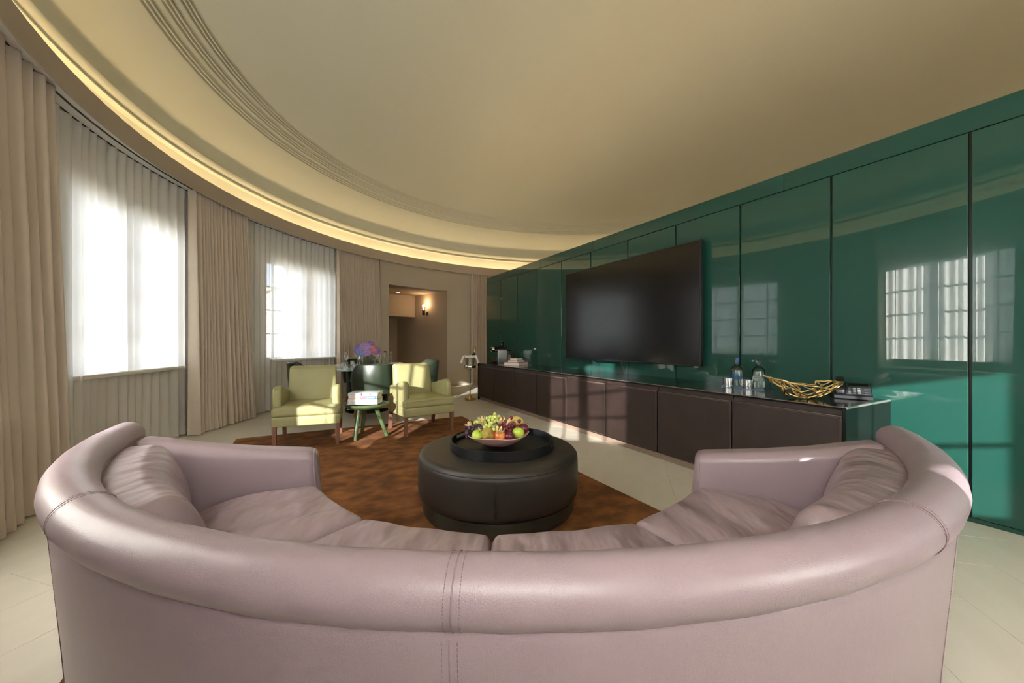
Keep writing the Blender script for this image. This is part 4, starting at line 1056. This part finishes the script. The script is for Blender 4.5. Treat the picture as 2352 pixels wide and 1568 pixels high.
tip = Vector((-.285,.02,.165)); stick(tip, nearest(tip,row,1)[0]).build('branch', GOLD, gb, sharp=80)
# telephone
ph = thing('telephone', 'black desk telephone on the near end of the sideboard', 'telephone', (3.575,1.262,CH), radians(-90)+radians(22))
def wedge(x0,x1,y0,y1,zf,zb,zl): return [(x0,y0,zl),(x1,y0,zl),(x1,y1,zl+.03),(x0,y1,zl+.03),(x0,y0,zf),(x1,y0,zf),(x1,y1,zb),(x0,y1,zb)]
BF = [(0,3,2,1),(4,5,6,7),(0,1,5,4),(1,2,6,5),(2,3,7,6),(3,0,4,7)]
MB().add(wedge(-.105,.105,-.10,.10,.026,.108,.006),BF).build('phone_body', SATIN, ph, smooth=False)
KEYM = mat('phone_key', (.16,.165,.17), .5); PHF = mat('phone_face', (.035,.04,.045), .35)
def onface(x0,x1,y0,y1,h): 
    zf = lambda y: .026+(y+.10)/.2*.082
    return [(x0,y0,zf(y0)),(x1,y0,zf(y0)),(x1,y1,zf(y1)),(x0,y1,zf(y1)),(x0,y0,zf(y0)+h),(x1,y0,zf(y0)+h),(x1,y1,zf(y1)+h),(x0,y1,zf(y1)+h)]
MB().add(onface(-.035,.100,-.075,.095,.002),BF).build('face_plate', PHF, ph, smooth=False)
for i in range(4):
    for j in range(3): MB().add(onface(-.025+.026*j,-.010+.026*j,-.068+.024*i,-.057+.024*i,.0055),BF).build('key', KEYM, ph, smooth=False)
for i in range(4): MB().add(onface(.064,.088,-.068+.024*i,-.057+.024*i,.0045),BF).build('key', PHF, ph, smooth=False)
MB().add(onface(-.025,.09,.045,.085,.003),BF).build('display', BLACK, ph, smooth=False)
def fh(v):
    t = v.y/.11; z = .054+.042*(t+1)+.020*(1-t*t); return Vector((v.x-.072, v.y*.98, z+v.z))
MB().rbox((0,0,0),(.026,.112,.017),.012,sub=(1,12,1),f=fh,k=3).build('handset', SATIN, ph, sharp=60)
MB().rbox((.01,.06,.012),(.075,.05,.0115),.006,k=2).build('stand_foot', SATIN, ph)

# ================================================================== TELEVISION
tv = thing('television', 'large black flat television mounted on the green wall', 'television', (WX-.10, 3.717, 0))
TY, TZ0, TZ1 = 1.175, .892, 2.234
MB().rbox((.026,0,(TZ0+TZ1)/2),(.024,TY,(TZ1-TZ0)/2),.004,k=2).build('housing', SATIN, tv, sharp=4)
MB().box((-.0005,-TY+.012,TZ0+.018),(.002,TY-.012,TZ1-.012)).build('screen', SCREEN, tv, smooth=False)
MB().box((.050,-.45,1.25),(.0985,.45,1.85)).build('wall_mount', SATIN, tv, smooth=False)
MB().box((.01,-TY+.03,TZ0-.012),(.04,-TY+.08,TZ0)).build('sensor', CHROME, tv, smooth=False)
cbv = [(3.69,3.74,.90),(3.69,3.735,.86),(3.695,3.70,.80),(3.70,3.69,CH+.003)]
tag(MB().tube([Vector(v)-Vector((3.69,3.72,CH)) for v in cbv],.003,6).build('cable', BROWNE, loc=(3.69,3.72,CH), sharp=180), 'thin cable hanging from the television down to the sideboard', 'cable')

# ================================================================== NICHE LAMPS
xw = hw_
sc_ = thing('wall_lamp', 'black wall lamp with glowing tube bulb in the niche', 'wall lamp', NI(xw,.95,1.95), nrz)
b = MB(); b.tube([(-.001,0,0),(-.018,0,0)],.045,20); b.build('backplate', SATIN, sc_, sharp=40)
MB().tube([(-.018,0,0),(-.10,0,0)],.010,10).build('arm', FOIL, sc_, sharp=40)
MB().lathe([(.001,-.05),(.038,-.05),(.040,-.045),(.040,.085),(.036,.09),(.030,.088),(.001,.07)],24,(-.12,0)).build('holder', SATIN, sc_, sharp=40)
MB().lathe([(.030,.088),(.033,.10),(.033,.235),(.028,.25)],20,(-.12,0)).build('glass_tube', GLASS, sc_, sharp=180)
MB().lathe([(.001,.07),(.010,.08),(.010,.19),(.020,.20),(.022,.225),(.014,.243),(.001,.247)],16,(-.12,0)).build('bulb', BULB, sc_, sharp=60)
lp = bpy.data.lights.new('bulb_light','POINT'); lp.energy = 5; lp.color = (1,.66,.36); lp.shadow_soft_size = .025
lo = bpy.data.objects.new('bulb_light', lp); COL.objects.link(lo); lo.parent = sc_; lo.location = (-.12,0,.28)
def downlight(label, X, Z, m, on):
    e = thing('downlight', label, 'downlight', W(X,Z,NH), nrz, 'niche downlights')
    MB().lathe([(.035,-.003),(.055,-.003),(.057,-.0005),(.035,-.0005)],28).build('ring', POCKET if on else SATIN, e, sharp=40)
    MB().lathe([(.001,-.002),(.036,-.002),(.036,-.0006)],28).build('lens', m, e)
    return e
e = downlight('lit recessed downlight in the niche ceiling', -3.08, 10.22, SPOT, True)
lp = bpy.data.lights.new('downlight_beam','SPOT'); lp.energy = 14; lp.color = (1,.74,.5); lp.spot_size = radians(70); lp.spot_blend = .6; lp.shadow_soft_size = .03
lo = bpy.data.objects.new('downlight_beam', lp); COL.objects.link(lo); lo.parent = e; lo.location = (0,0,-.01)
downlight('dark unlit downlight in the niche ceiling above the wall lamp', -2.39, 10.38, SATIN, False)
